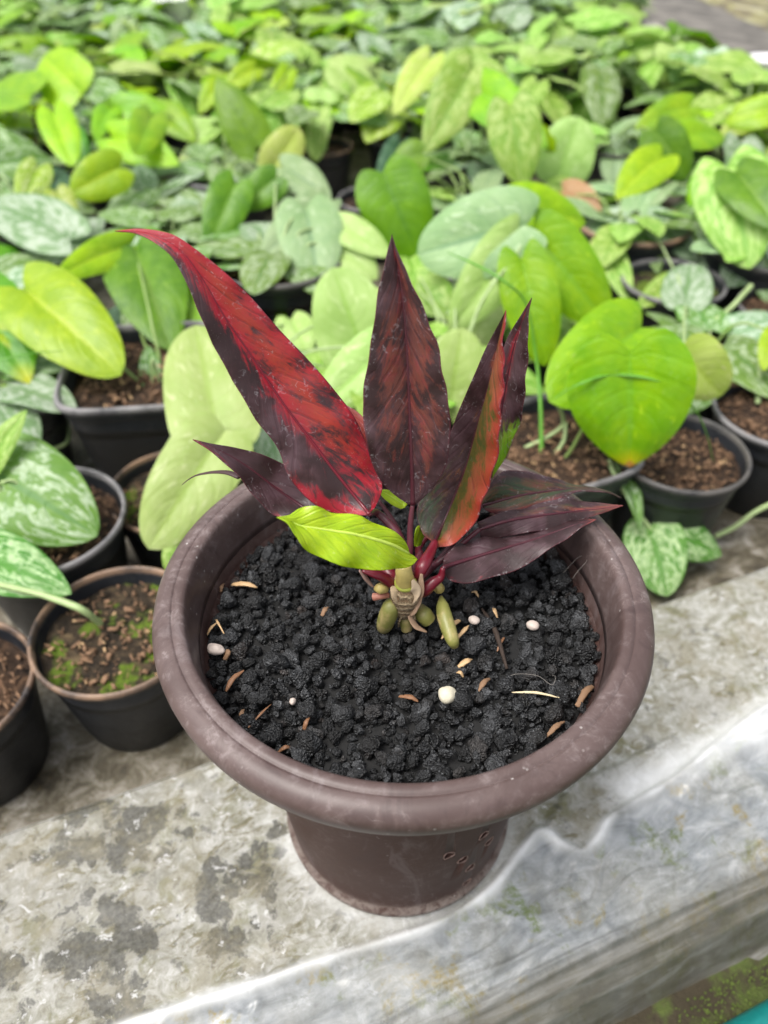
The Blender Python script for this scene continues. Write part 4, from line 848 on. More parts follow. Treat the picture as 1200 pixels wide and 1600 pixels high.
def mkpotmeshes():
    D = {}
    for sq in (0, 1):
        for nm, mt in (('black', M_BLACK), ('tan', M_BLACKTAN), ('grey', M_BLACKGREY)):
            V, Fq = potmesh(body_p, 64, sq); D['b', sq, nm] = mesh('pot_body', V, Fq, mt)
            V, Fq = potmesh(rim_p, 64, sq); D['r', sq, nm] = mesh('pot_rim', V, Fq, mt)
        V, Fq = soilmesh(sq); D['s', sq, 'bark'] = mesh('pot_soil', V, Fq, M_SOILB); D['s', sq, 'moss'] = mesh('pot_soil', V, Fq, M_SOILM)
    for k, mt in (('chip', M_CHIP), ('husk', M_HUSK)):
        V, Fq = chipmesh(230 if k == 'chip' else 26); D['c', k] = mesh('bark_chips', V, Fq, mt, smooth=False)
    return D
PM = mkpotmeshes(); POTS = {}; POTLIST = []
def place_pot(key, px, py, zt, scale, label, sq=0, rim='black', soil='bark', chips='chip', rz=None, xy=None, group='black nursery pots on the bench', hs=1.0):
    """px,py = centre of rim in the picture, zt = rim height"""
    c = atz(px, py, BED+.08*scale*hs) if xy is None else np.array([xy[0], xy[1], 0])
    t = empty('nursery_pot', (c[0], c[1], BED+.0005), rz if rz is not None else random.uniform(0, 6.28)); t.scale = (scale, scale, scale*hs)
    link('body', PM['b', sq, rim], t); link('rim', PM['r', sq, rim], t); link('soil', PM['s', sq, soil], t)
    if chips:
        for ch in (('chip', 'husk') if chips == 'both' else (chips,)):
            o = link('bark_chips', PM['c', ch], t); o['kind'] = 'stuff'
    tag(t, label, 'pot', group)
    if key: POTS[key] = (c, scale*hs)
    POTLIST.append((c[0], c[1], scale)); return t
RZ = math.atan2(UDIR[1], UDIR[0])
place_pot('A', 181, 978, 0, 1.06, 'black round pot with mossy soil and a tan-edged rim, left of the brown pot', 0, 'tan', 'moss', 'both')
place_pot('B', -92, 1072, 0, 1.04, 'black round pot cut off by the left edge, nearest the ledge', 0, 'tan', 'bark', 'chip')
place_pot('C', 62, 808, 0, 1.18, 'black round pot under the big silver-splashed leaf, bark chips inside', 0, 'grey', 'bark', 'chip')
place_pot('D', 270, 762, 0, 1.0, 'black round pot with a thin brown-edged rim behind the brown pot', 0, 'tan', 'moss', 'chip')
place_pot('E', 228, 565, 0, 1.42, 'square black pot with rounded corners left of the red leaf', 1, 'grey', 'bark', 'both', rz=.12)
place_pot('F', -22, 600, 0, 1.25, 'square black pot at the left edge with a scuffed rim', 1, 'grey', 'bark', 'chip', rz=.45)
place_pot('G', 430, 400, 0, 1.45, 'wide black round pot with straw-like bark behind the red leaf', 0, 'black', 'bark', 'both')
place_pot('Hh', 262, 365, 0, 1.25, 'square grey-rimmed pot behind the tip of the long red leaf', 1, 'grey', 'moss', None, rz=.1)
place_pot('I', 350, 268, 0, 1.25, 'round black pot behind the pair of green leaves, centre left', 0, 'grey', 'bark', 'chip')
place_pot('J', 858, 688, 0, 1.2, 'square dark pot touching the right back of the brown pot', 1, 'grey', 'bark', 'both', rz=.42)
place_pot('K', 1064, 702, 0, 1.08, 'black round pot below the large yellow-tipped heart leaf', 0, 'black', 'bark', 'both')
place_pot('L', 1222, 640, 0, 1.12, 'black round pot cut off by the right edge below the round pale leaf', 0, 'grey', 'bark', 'chip')
place_pot('M', 1053, 437, 0, 1.12, 'black round pot holding one round whitish leaf', 0, 'grey', 'moss', None)
place_pot('N', 1115, 548, 0, 1.12, 'pot with a rusty brown edge behind the round pale leaf', 0, 'tan', 'bark', 'chip')
place_pot('O', 1230, 478, 0, 1.0, 'small grey-rimmed pot at the right edge', 0, 'grey', 'bark', 'chip')
place_pot('P', 1195, 385, 0, 1.3, 'dark pot under the large green leaf at the right edge', 0, 'black', 'bark', 'chip')
place_pot('Q', 820, 470, 0, 1.1, 'dark pot hidden under the two long green leaves behind the plant', 0, 'grey', 'bark', 'chip')
place_pot('R', 745, 330, 0, 1.1, 'round grey-rimmed pot under the big blue-green leaf', 0, 'grey', 'bark', 'chip')
place_pot('Ss', 745, 250, 0, 1.15, 'dark pot under the hanging pale spotted leaf', 0, 'black', 'bark', None)
place_pot('T', 990, 345, 0, 1.35, 'wide pot overgrown with dry stems right of the dry brown leaf', 0, 'tan', 'bark', 'both')
place_pot('Uu', 560, 600, 0, 1.15, 'dark pot hidden behind the red-leaved plant', 0, 'black', 'bark', 'chip')
place_pot('V', 700, 580, 0, 1.1, 'dark pot behind the pointed maroon leaf', 0, 'black', 'bark', 'chip')
place_pot('W', 400, 590, 0, 1.1, 'dark pot behind the long red leaf', 0, 'black', 'bark', 'chip')
place_pot('X', 180, 250, 0, 1.1, 'dark pot under the cluster of lime leaves', 0, 'black', 'bark', 'chip')
place_pot('Y', 40, 330, 0, 1.1, 'dark pot under the silver striped leaves on the left', 0, 'black', 'bark', 'chip')
place_pot('Z', 960, 225, 0, 1.1, 'dark pot left of the clover-like green leaves', 0, 'black', 'bark', 'chip')

# ================================================================== LEAVES BEHIND
def leafgrid(L, W, a=.36, bq=.72, lobe=.16, fold=.10, droop=.10, curl=.10, n_=26, m_=7, wav=.03, seed=0):
    """local leaf: base (sinus) at 0, tip at +Y, normal +Z; a real heart or oval outline, folded, drooping, curled"""
    k = lobe/.13; r = min(1, max(0, (.78-bq)/.40)); mx = lambda p, q: p*(1-r)+q*r
    E = np.array([(0, 0), (.20, -.075*k), (.50, -.125*k), (.80, -.05*k+.02), (.97, .12), (1.0, .28), (mx(.93, .97), .46), (mx(.74, .87), .65), (mx(.44, .66), .83), (mx(.16, .36), .95), (0, 1.0)])
    E = crom(E, n_); E[0] = 0; E[-1] = (0, 1)
    u = np.linspace(-1, 1, 2*m_+1); t = np.linspace(0, 1, n_); M = t**1.15
    Vv, Uu = np.meshgrid(M, u, indexing='ij'); au = np.abs(Uu)
    ex = E[:, 0:1]*W/2; ey = E[:, 1:2]*L
    x = Uu*ex; y = (M[:, None]*L)*(1-au)+ey*au-.05*L*au*(1-au)*np.sin(np.pi*M)[:, None]
    ax = np.abs(x); yl = np.clip(y/L, 0, 1)
    z = fold*ax-droop*L*yl**2.1+droop*L*.25*yl-curl*ax*au**2.2
    z += wav*ax*np.sin(yl*11+seed+Uu*1.5)+.02*W*np.sin(np.clip(au, 0, 1)*np.pi)*np.sin(np.pi*yl)
    P = np.stack([x, y, z], -1); return P, Vv, Uu
PLANTS = {}
def leafmesh(P, Vv, Uu, st, ytip=0):
    yc = np.clip((Vv-.80)/.14, 0, 1)*ytip; col = np.stack([yc, yc*0, yc*0, yc*0+1], -1)
    return mesh('leaf', P.reshape(-1, 3), gridfaces(*Vv.shape), m_leaf(st), uv=np.stack([Uu, Vv], -1).reshape(-1, 2), col=col.reshape(-1, 4))
def px_leaf(par, org, pot, b_, t_, wpx, st, bh=.09, th=.08, face=.55, fold=.12, droop=.10, curl=.12, a=.36, bq=.72, lobe=.16, ytip=0, roll=0, label=None, stalk=True, sr=.0013, bend=None):
    pb, pt = atz(b_[0], b_[1], bh), atz(t_[0], t_[1], th)
    d = pt-pb; L = np.linalg.norm(d); d = d/L
    mid = (pb+pt)/2; tocam = unit(CAM-mid)
    nrm = unit(np.array([0, 0, 1])*(1-face)+tocam*face); nrm = unit(nrm-d*(nrm@d))
    s = np.cross(d, nrm)
    if roll: s = s*math.cos(roll)+nrm*math.sin(roll); nrm = np.cross(s, d)
    # picture width of one unit of s
    dist = np.linalg.norm(mid-CAM); fz = (mid-CAM)@_F
    proj = lambda p: np.array([(p-CAM)@_R, (p-CAM)@_U])/((p-CAM)@_F)*FPX
    dd = proj(pt)-proj(pb); dd /= np.linalg.norm(dd)+1e-9; sp = (proj(mid+s*.005)-proj(mid-s*.005))/.01; perp = abs(sp[0]*dd[1]-sp[1]*dd[0])
    W = wpx/max(perp, .35*FPX/fz)
    P, Vv, Uu = leafgrid(L, W, a, bq, lobe, fold, droop, curl, 30, 8, seed=random.uniform(0, 6))
    P[..., 2] += droop*L*.35*np.sin(Vv*math.pi)       # belly towards the viewer
    Wd = pb+P[..., 0:1]*s+P[..., 1:2]*d+P[..., 2:3]*nrm
    # keep the tip where it is aimed
    err = pt-Wd[-1, 8]; Wd = Wd+Vv[..., None]*err
    o = link('leaf', leafmesh(Wd-org, Vv, Uu, st, ytip), par)
    if label: o['label'] = label
    if stalk:
        c, scl = pot; root_ = np.array([c[0]+random.uniform(-.012, .012)*scl, c[1]+random.uniform(-.012, .012)*scl, BED+.062*scl])
        m1 = root_*.65+pb*.35+np.array([0, 0, .030]); m2 = root_*.2+pb*.8+np.array([0, 0, .006])-d*.006
        if bend is not None: m1 = atz(*bend)
        Vt, Ft = tube([p-org for p in (root_, m1, m2, pb+d*.003)], [sr*1.2, sr, sr*.9, sr*.7], 18, 7)
        link('stalk', tomesh('stalk', Vt, Ft, M_STALKP if st in ('pale', 'palevar', 'blue', 'silver', 'white', 'yellow') else M_STALK), o)
    return o
def plantat(potkey, label, leaves, group='potted vine plants on the bench', name='vine_plant'):
    pot = POTS[potkey]; c, scl = pot; org = np.array([c[0], c[1], BED+.062*scl]); t = empty(name, org); tag(t, label, 'plant', group); PLANTS[potkey] = t
    for lf in leaves:
        k = lf[4] if len(lf) > 4 else {}
        px_leaf(t, org, pot, lf[0], lf[1], lf[2], lf[3], **k)
    return t
D = dict
plantat('E', 'lime plant whose big glossy leaf hangs over the square pot on the left', [
  ((38, 452), (189, 587), 132, 'lime', D(bh=.11, th=.07, face=.7, lobe=.14, a=.28, bq=.50, fold=.14, bend=(222, 600, .045))),
  ((204, 384), (82, 438), 62, 'lime', D(bh=.09, th=.10, face=.5, roll=.3, bend=(215, 500, .06))),
  ((212, 388), (266, 548), 128, 'green', D(bh=.09, th=.05, face=.6, bq=.62)),
  ((280, 440), (325, 520), 70, 'limegr', D(bh=.07, th=.05, stalk=False)),
  ((236, 600), (232, 540), 34, 'silver', D(bh=.045, th=.055))])
plantat('D', 'pale green plant with two large oval leaves behind the brown pot', [
  ((345, 700), (305, 508), 142, 'pale', D(bh=.065, th=.11, face=.9, a=.42, bq=.40, lobe=.05, fold=.08, sr=.0018, bend=(330, 740, .05))),
  ((352, 672), (232, 858), 128, 'pale', D(bh=.08, th=.03, face=.8, a=.40, bq=.45, lobe=.05)),
  ((280, 850), (258, 890), 36, 'palevar', D(bh=.03, th=.02))])
plantat('C', 'plant with a big silver-splashed leaf at the left edge', [
  ((-22, 730), (152, 838), 165, 'silver', D(bh=.075, th=.045, face=.8, a=.30, bq=.60, lobe=.10, fold=.06, sr=.002)),
  ((-25, 742), (42, 640), 46, 'palevar', D(bh=.075, th=.11, face=.5))])
plantat('B', 'dark leaved cutting with a long pale stalk reaching to the mossy pot', [
  ((-60, 858), (112, 928), 105, 'spot', D(bh=.05, th=.045, face=.6, fold=.05)),])
plantat('F', 'green plant with a yellow curled leaf tip above the left square pot', [
  ((-38, 452), (46, 600), 120, 'green', D(bh=.10, th=.06, ytip=.7, face=.6)), ((-30, 500), (60, 560), 60, 'lime', D(bh=.09, th=.07)),
  ((2, 612), (18, 606), 16, 'limegr', D(bh=.045, th=.05, stalk=False)), ((60, 520), (92, 625), 26, 'olive', D(bh=.06, th=.02, stalk=False))])
plantat('Y', 'silver striped vine on the left behind the big lime leaf', [
  ((108, 375), (-22, 318), 88, 'white', D(bh=.07, th=.07, face=.7)), ((160, 362), (78, 412), 58, 'white', D(bh=.07, th=.05)),
  ((60, 262), (32, 332), 58, 'limevar', D(bh=.08, th=.05, face=.8)), ((88, 300), (114, 356), 48, 'limevar', D(bh=.07, th=.04, face=.8)),
  ((70, 420), (-10, 440), 60, 'dark', D(bh=.03, th=.03)), ((-10, 258), (82, 248), 62, 'silver', D(bh=.08, th=.07)), ((75, 280), (140, 350), 50, 'dark', D(bh=.04, th=.03)),
  ((150, 400), (95, 450), 46, 'silver', D(bh=.03, th=.02)), ((-10, 400), (60, 470), 60, 'green', D(bh=.03, th=.02))])
plantat('X', 'cluster of rounded lime green leaves, upper left', [
  ((188, 262), (112, 302), 78, 'lime', D(bh=.08, th=.06, face=.8, bq=.45)), ((176, 215), (280, 258), 66, 'lime', D(bh=.09, th=.07, face=.7)),
  ((238, 182), (212, 244), 62, 'limegr', D(bh=.11, th=.09, face=.9, bq=.45)), ((180, 168), (262, 168), 44, 'limegr', D(bh=.10, th=.10)),
  ((176, 166), (148, 222), 40, 'limegr', D(bh=.10, th=.08)), ((250, 172), (306, 222), 50, 'limegr', D(bh=.09, th=.06)),
  ((84, 176), (114, 260), 60, 'lime', D(bh=.12, th=.08, face=.8, bq=.5)), ((128, 148), (66, 90), 88, 'lime', D(bh=.12, th=.15, face=1.0, bq=.38, a=.4, lobe=.05)),
  ((48, 150), (-25, 150), 62, 'limegr', D(bh=.12, th=.10)), ((110, 205), (135, 258), 40, 'green', D(bh=.08, th=.05)), ((228, 292), (216, 256), 44, 'white', D(bh=.05, th=.08, face=1)),
  ((235, 300), (330, 330), 44, 'silver', D(bh=.03, th=.03)), ((240, 295), (165, 340), 52, 'silver', D(bh=.04, th=.02))])
plantat('G', 'blue-green plant with drooping leaves over the wide pot', [
  ((505, 318), (402, 412), 66, 'blue', D(bh=.10, th=.06, face=.5, bend=(420, 400, .05))), ((478, 326), (498, 448), 104, 'blue', D(bh=.10, th=.05, face=.6, bq=.55)),
  ((440, 262), (518, 312), 58, 'blue', D(bh=.10, th=.08)), ((528, 352), (612, 402), 52, 'pale', D(bh=.09, th=.07)), ((535, 395), (590, 436), 60, 'pale', D(bh=.07, th=.05)),
  ((395, 370), (345, 375), 20, 'yellow', D(bh=.05, th=.05)), ((450, 540), (436, 482), 24, 'limegr', D(bh=.02, th=.03, stalk=False))])
plantat('I', 'mid green plant with two rounded leaves, centre left', [
  ((368, 288), (328, 384), 72, 'green', D(bh=.10, th=.05, face=.8, bq=.5)), ((432, 278), (378, 328), 60, 'green', D(bh=.10, th=.07, face=.7)),
  ((400, 228), (338, 122), 72, 'olive', D(bh=.09, th=.16, face=.8, fold=-.1)), ((342, 130), (312, 178), 34, 'lime', D(bh=.13, th=.10)), ((398, 108), (352, 140), 38, 'lime', D(bh=.13, th=.11)),
  ((450, 112), (424, 170), 36, 'lime', D(bh=.12, th=.08, face=.8)), ((424, 264), (468, 200), 64, 'yellow', D(bh=.08, th=.12, face=1.0, bq=.38, a=.42)), ((365, 285), (350, 272), 18, 'white', D(bh=.1, th=.1)),
  ((330, 195), (395, 235), 66, 'green', D(bh=.05, th=.03))])
plantat('W', 'pale green plant behind the long red leaf', [
  ((575, 575), (520, 418), 128, 'pale', D(bh=.05, th=.13, face=.9, a=.42, bq=.38, lobe=.05)), ((612, 540), (488, 648), 92, 'pale', D(bh=.09, th=.04, face=.8)),
  ((455, 500), (482, 560), 60, 'pale', D(bh=.05, th=.04)), ((600, 470), (560, 560), 70, 'yellow', D(bh=.06, th=.04))])
plantat('R', 'olive plant with one large upright heart leaf behind the maroon leaf', [
  ((598, 270), (655, 404), 112, 'olive', D(bh=.13, th=.05, face=.9, bq=.50, lobe=.12)), ((660, 240), (612, 255), 50, 'olive', D(bh=.1, th=.09)),
  ((700, 250), (655, 268), 26, 'green', D(bh=.07, th=.07)), ((625, 225), (590, 300), 40, 'dark', D(bh=.06, th=.03))])
plantat('V', 'large blue-green plant whose leaves overlap behind the maroon leaves', [
  ((822, 352), (652, 398), 135, 'blue', D(bh=.14, th=.11, face=.8, a=.36, bq=.45)), ((808, 372), (700, 522), 88, 'pale', D(bh=.13, th=.05, face=.8, roll=.2)),
  ((700, 360), (660, 412), 50, 'blue', D(bh=.10, th=.08)), ((700, 648), (722, 512), 110, 'pale', D(bh=.03, th=.10, face=.9, bq=.4)), ((650, 440), (712, 500), 70, 'palevar', D(bh=.05, th=.03)),
  ((740, 420), (790, 500), 60, 'yellow', D(bh=.04, th=.03)), ((640, 400), (655, 470), 60, 'palevar', D(bh=.05, th=.04))])
plantat('Q', 'bright green plant with long hanging leaves right of the maroon leaves', [
  ((795, 330), (915, 348), 92, 'lime', D(bh=.14, th=.12, face=.7)), ((815, 405), (852, 572), 92, 'limegr', D(bh=.12, th=.04, face=.8, bq=.55)), ((836, 368), (950, 510), 112, 'limegr', D(bh=.13, th=.06, face=.8, bq=.55)),
  ((815, 340), (842, 420), 60, 'lime', D(bh=.13, th=.09))])
plantat('J', 'pair of bright green heart leaves, the lower one with a yellow tip', [
  ((1002, 512), (858, 628), 138, 'limegr', D(bh=.105, th=.085, face=.9, bq=.42, lobe=.12, stalk=False)), ((985, 548), (984, 730), 196, 'limegr', D(bh=.135, th=.05, face=.9, a=.30, bq=.76, lobe=.18, fold=.16, ytip=1.0, bend=(900, 690, .05)))])
plantat('N', 'plant with one round pale lime leaf at the right', [
  ((1066, 545), (1128, 618), 98, 'yellow', D(bh=.10, th=.06, face=1.0, a=.42, bq=.38, lobe=.1, bend=(1072, 480, .06))), ((1210, 520), (1192, 580), 40, 'lime', D(bh=.08, th=.06))])
plantat('M', 'single round whitish leaf lying in its black pot at the right', [
  ((1070, 480), (1078, 412), 80, 'white', D(bh=.045, th=.06, face=.9, a=.42, bq=.36, lobe=.12))])
plantat('P', 'large green leaved plant at the right edge', [
  ((1136, 262), (1172, 420), 135, 'palevar', D(bh=.13, th=.06, face=.8, a=.3, bq=.6)), ((1150, 270), (1215, 360), 90, 'green', D(bh=.13, th=.1)),
  ((1205, 172), (1132, 192), 52, 'lime', D(bh=.12, th=.10)), ((1120, 280), (1075, 320), 60, 'limegr', D(bh=.10, th=.07)), ((1190, 240), (1215, 310), 50, 'palevar', D(bh=.06, th=.05))])
plantat('Z', 'clover-like cluster of green leaves at the upper right', [
  ((1078, 166), (992, 202), 50, 'limegr', D(bh=.12, th=.10)), ((1062, 214), (1132, 214), 50, 'limegr', D(bh=.11, th=.10)), ((1024, 205), (1072, 280), 78, 'green', D(bh=.12, th=.07, face=.8, bq=.5)),
  ((1034, 246), (962, 312), 66, 'lime', D(bh=.10, th=.07)), ((872, 275), (905, 182), 92, 'pale', D(bh=.06, th=.13, face=1, a=.42, bq=.42)), ((1050, 195), (1070, 160), 60, 'palevar', D(bh=.1, th=.11))])
plantat('Ss', 'plant with a big hanging pale spotted leaf, upper centre right', [
  ((798, 165), (818, 292), 86, 'palevar', D(bh=.16, th=.08, face=.9, bq=.62)), ((740, 138), (855, 232), 84, 'limegr', D(bh=.15, th=.11, face=.7)), ((738, 108), (662, 240), 82, 'palevar', D(bh=.17, th=.09, face=.9)),
  ((742, 108), (800, 138), 50, 'palevar', D(bh=.16, th=.14)), ((672, 92), (615, 180), 52, 'yellow', D(bh=.15, th=.10)), ((860, 210), (848, 232), 40, 'lime', D(bh=.12, th=.1)), ((840, 130), (815, 180), 44, 'palevar', D(bh=.12, th=.09))])
plantat('T', 'straggly plant with small mottled leaves around a dry brown leaf', [
  ((965, 365), (918, 402), 40, 'limevar', D(bh=.05, th=.04)), ((948, 388), (985, 478), 46, 'palevar', D(bh=.05, th=.02)), ((1060, 440), (995, 482), 44, 'palevar', D(bh=.04, th=.03)),
  ((880, 300), (940, 335), 50, 'dry', D(bh=.07, th=.06, fold=.3, label='dry brown curled leaf')), ((1018, 385), (1028, 428), 30, 'silver', D(bh=.04, th=.03)), ((1100, 275), (1045, 300), 36, 'silver', D(bh=.06, th=.06))])
plantat('K', 'spotted green leaves hanging between the right pots and the ledge', [
  ((1016, 822), (1042, 932), 98, 'spot', D(bh=-.01, th=-.035, face=.8, a=.34, bq=.55, stalk=False)), ((1035, 828), (1128, 868), 66, 'spot', D(bh=-.01, th=-.03, face=.7, stalk=False)),
  ((968, 735), (1000, 830), 26, 'silver', D(bh=.03, th=0.0, fold=.4, roll=.6, stalk=False))])
def runner(pts, r, label, mat=M_STALKP, name='vine_runner', parentless=True, flat=1.0):
    P = [atz(*p) for p in pts]; c = P[0]; Vt, Ft = tube([p-c for p in P], r, 50, 8, flat); o = link(name, tomesh(name, Vt, Ft, mat)); o.location = tuple(c); return tag(o, label, 'vine')
runner([(-60, 905, .045), (0, 914, .05), (60, 928, .052), (108, 944, .05), (132, 955, .046), (158, 975, .030)], [.0018, .0019, .002, .0024, .0022, .0018], 'pale stalk lying over the rim of the mossy pot', M_STALKP)
runner([(950, 720, .035), (962, 745, .03), (980, 775, .02), (1000, 805, .0), (1018, 828, -.012)], .0018, 'pale stalk hanging from the right pots to the spotted leaves')
runner([(1118, 838, -.035), (1150, 822, -.03), (1180, 800, -.02), (1230, 775, -.01)], .0022, 'thick stalk running from the spotted leaves to the right edge')
runner([(868, 622, .10), (905, 600, .115), (960, 585, .12), (1040, 598, .12), (1080, 632, .10), (1102, 672, .075), (1115, 722, .045)], [.0008, .0012, .0015, .0016, .0013, .0004], 'thin arched grass blade crossing the yellow-tipped leaf', M_GRASS, 'grass_blade', flat=.4)
runner([(698, 394, .15), (740, 412, .155), (785, 438, .15), (822, 475, .13), (838, 560, .09), (845, 640, .06), (846, 730, .025)], [.0004, .0014, .0016, .0014, .0015, .0017, .0018], 'long thin grass blade arching behind the plant to the right pot', M_GRASS, 'grass_blade', flat=.6)
runner([(820, 700, .03), (860, 680, .04), (880, 660, .05), (868, 622, .075)], .0016, 'bent green stalk in the square pot right of the brown pot')
runner([(838, 700, .03), (858, 715, .03), (880, 690, .04), (884, 660, .05)], .0015, 'looping tendril in the square pot right of the brown pot')
runner([(-40, 572, .10), (0, 562, .11), (50, 552, .11), (100, 548, .10)], [.0005, .0012, .001, .0004], 'thin grass blade crossing the green leaf at the left edge', M_GRASS, 'grass_blade', flat=.4)
runner([(88, 630, .0), (105, 655, .01), (105, 690, .01), (70, 705, .0)], .0017, 'curled stalk looping between the left pots')
runner([(1118, 500, .05), (1145, 478, .05), (1175, 445, .07)], .0025, 'thick cut stem leaning between the right pots')
runner([(1188, 560, .06), (1186, 590, .045), (1184, 630, .03)], .0024, 'short green stump standing in the pot at the right edge')
runner([(880, 345, .03), (900, 315, .05), (950, 295, .07), (1000, 285, .07)], .002, 'grey-green stalk above the dry brown leaf')

# white cups among the plants
def cup(px, py, label, r=.032, h=.07):
    c = atz(px, py, BED+h*.75); V, Fq = lathe([(.0005, 0), (r*.75, 0), (r*.78, .002), (r, h), (r*1.06, h+.001), (r*1.04, h+.004), (r*.95, h+.002), (r*.72, .004), (.0005, .004)], 40)
    t = link('plastic_cup', mesh('plastic_cup', V, Fq, m_simple('white_plastic', (.85, .83, .86), .45))); t.location = (c[0], c[1], BED+.001); tag(t, label, 'cup')
cup(272, 34, 'white plastic cup standing among the far plants at the upper left', .038, .165); cup(1188, 128, 'white plastic cup by the right edge of the bench', .035, .14)

# ------------------------------------------------------------------ rows of plants further back
VAR = {}
def variant(style, k, tall):
    t = []
    nlv = random.randint(8, 10) if tall else 9
    for i in range(nlv):
        an = i*2.4+random.uniform(-.4, .4); ln = random.uniform(.066, .122) if tall else random.uniform(.050, .085); wd = ln*random.uniform(.58, .78)
        rad = random.uniform(.008, .058); hh = random.uniform(.045, .10)*(1.0 if tall else .5)
        P, Vv, Uu = leafgrid(ln, wd, random.uniform(.32, .4), random.uniform(.5, .75), .14, random.uniform(.05, .25), random.uniform(.1, .35), .1, 15, 4, .06, random.uniform(0, 6))
        tilt = random.uniform(-.75, .45); ct, s_t = math.cos(tilt), math.sin(tilt)
        rl = random.uniform(-.4, .4); cr_, sr_ = math.cos(rl), math.sin(rl)
        x, y, z = P[..., 0].copy(), P[..., 1].copy(), P[..., 2].copy()
        x, z = x*cr_+z*sr_, -x*sr_+z*cr_; y, z = y*ct-z*s_t, y*s_t+z*ct
        ca, sa = math.cos(an), math.sin(an)
        Wd = np.stack([x*ca-y*sa, x*sa+y*ca, z], -1)+np.array([-sa*rad, ca*rad, hh])
        st = style if isinstance(style, str) else random.choice(style)
        me = leafmesh(Wd, Vv, Uu, st)
        b0 = Wd[0, 4]; Vt, Ft = tube([np.array([-sa*.006, ca*.006, 0]), np.array([-sa*.012, ca*.012, hh*.6]), b0], [.0017, .0015, .001], 7, 5, cap=False)
        t.append((me, Vt, Ft))
    V, Fq = join([(a_[1], a_[2]) for a_ in t])
    return [a_[0] for a_ in t], mesh('stalks', V, Fq, M_STALKP)
KINDS = {'silver': ('silver-splashed', ['silver', 'silver', 'white', 'palevar', 'silver']), 'pale': ('pale mottled', ['palevar', 'palevar', 'pale', 'silver']), 'lime': ('lime green', ['lime', 'limegr', 'limegr', 'limevar']),
         'mix': ('grey-green', ['silver', 'palevar', 'white', 'blue']), 'dark': ('dark blue-green', ['dark', 'silver', 'green'])}
for kd, (nm, sts) in KINDS.items():
    for k in range(4): VAR[kd, k, 1] = variant(sts, k, True)
    for k in range(2): VAR[kd, k, 0] = variant(sts, k, False)
for kk, sts, n_low in [('G', 'silver', 1), ('I', 'silver', 2), ('Hh', 'silver', 2), ('P', 'mix', 2), ('Q', 'pale', 2), ('R', 'mix', 2), ('Ss', 'silver', 2), ('T', 'mix', 2), ('V', 'pale', 1), ('W', 'silver', 1), ('X', 'silver', 2), ('Y', 'silver', 2), ('Z', 'mix', 2), ('N', 'silver', 1), ('F', 'silver', 1), ('Uu', 'pale', 1)]:
    c_, scl_ = POTS[kk]; host = PLANTS.get(kk)
    if host is None:
        host = empty('vine_plant', (c_[0], c_[1], BED+.062*scl_)); tag(host, {'Hh': 'low silvery vine in the square pot behind the long red leaf tip', 'Uu': 'small pale vine hidden behind the base of the red-leaved plant'}[kk], 'plant', 'potted vine plants on the bench'); PLANTS[kk] = host
    for q_ in range(n_low):
        lv_, stk_ = VAR[sts, q_, 0]; rz_ = random.uniform(0, 6.28)
        for m_ in lv_[:9]:
            o_ = link('leaf', m_, host); o_.rotation_euler = (0, 0, rz_); o_.scale = (.95, .95, .75)
        o_ = link('stalks', stk_, host); o_.rotation_euler = (0, 0, rz_); o_.scale = (.95, .95, .75)
ORD = 'zeroth first second third fourth fifth sixth seventh eighth ninth tenth eleventh twelfth thirteenth fourteenth fifteenth sixteenth seventeenth eighteenth nineteenth twentieth'.split()
ORD += ['twenty-'+x for x in ORD[1:10]]+['thirtieth']+['thirty-'+x for x in ORD[1:10]]
def inview(x, y, z, m=70):
    p = np.array([x, y, z])-CAM; f = p@_F
    if f < .05: return None
    X = 600+FPX*(p@_R)/f; Y = 800-FPX*(p@_U)/f
    return (X, Y) if -m < X < 1200+m and -150 < Y < 1300 else None
row = 0; npl = 0
s = .40
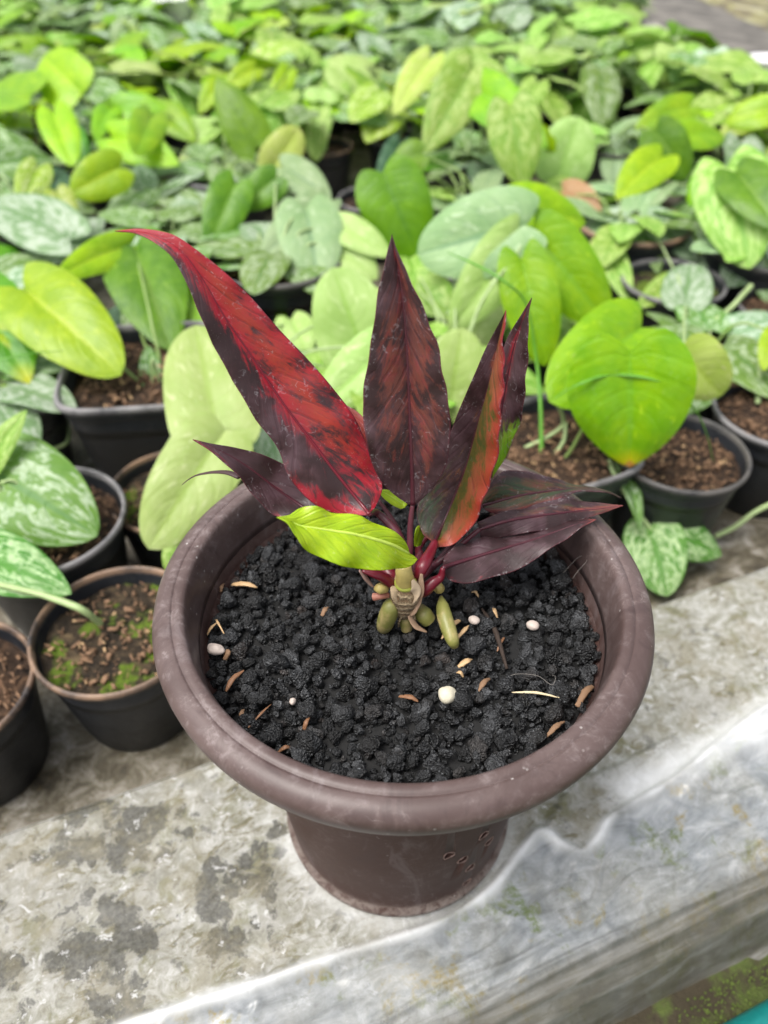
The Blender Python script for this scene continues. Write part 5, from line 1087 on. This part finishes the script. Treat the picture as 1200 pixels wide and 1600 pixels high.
while s < 4.4:
    row += 1; k_in = 0
    step = .126 if s < 1.5 else .145
    u = -3.2+random.uniform(0, .1)
    while u < 2.5:
        p = us(u+random.uniform(-.012, .012), s+random.uniform(-.012, .012), 0); u += step
        x, y = p[0], p[1]
        if x > right_border(y)-.065 or y > 3.35: continue
        q = inview(x, y, .04)
        if q is None: continue
        if any((x-a[0])**2+(y-a[1])**2 < (.052*a[2]+.056)**2 for a in POTLIST): continue
        if s < .55 and q[0] > 1000: continue
        if math.hypot(x-PC[0], y-PC[1]) < .17: continue
        k_in += 1; far = y > 1.12
        if random.random() < .02: continue
        X = q[0]
        if far:
            if X < 330 and y < 1.9: kd = random.choice(['silver', 'mix', 'lime', 'lime', 'pale'])
            elif X < 620: kd = random.choice(['pale', 'mix', 'pale', 'silver', 'lime'])
            elif X > 780: kd = random.choice(['pale', 'pale', 'lime', 'mix', 'pale'])
            else: kd = random.choice(['pale', 'silver', 'mix', 'silver'])
        else: kd = random.choice(['silver', 'dark', 'silver', 'mix'])
        lab = '%s potted vine, %s from left in the %s row from the ledge' % (KINDS[kd][0], ORD[min(k_in, 39)], ORD[row])
        t0 = place_pot(None, 0, 0, 0, 1.0, 'black pot under the %s vine, %s from left in the %s row' % (KINDS[kd][0], ORD[min(k_in, 39)], ORD[row]), 0, random.choice(['black', 'grey', 'tan']), random.choice(['bark', 'bark', 'moss']), None, xy=(x, y), group='black nursery pots in rows')
        if not far and random.random() < .15: 
            npl += 1; t0['label'] = 'leafless black pot of bark, %s from left in the %s row from the ledge' % (ORD[min(k_in, 39)], ORD[row]); continue
        lv, stk = VAR[kd, random.randrange(4 if far else 2), 1 if far else 0]
        t = empty('vine_plant', (x, y, BED+.062), random.uniform(0, 6.28)); sc_ = random.uniform(.9, 1.2) if far else random.uniform(.85, 1.1); t.scale = (sc_,)*3
        for m_ in lv: link('leaf', m_, t)
        link('stalks', stk, t); tag(t, lab, 'plant', 'vine plants in rows at the back'); npl += 1
    s += .118 if s < 1.5 else .135
print('filler plants', npl, 'rows', row)
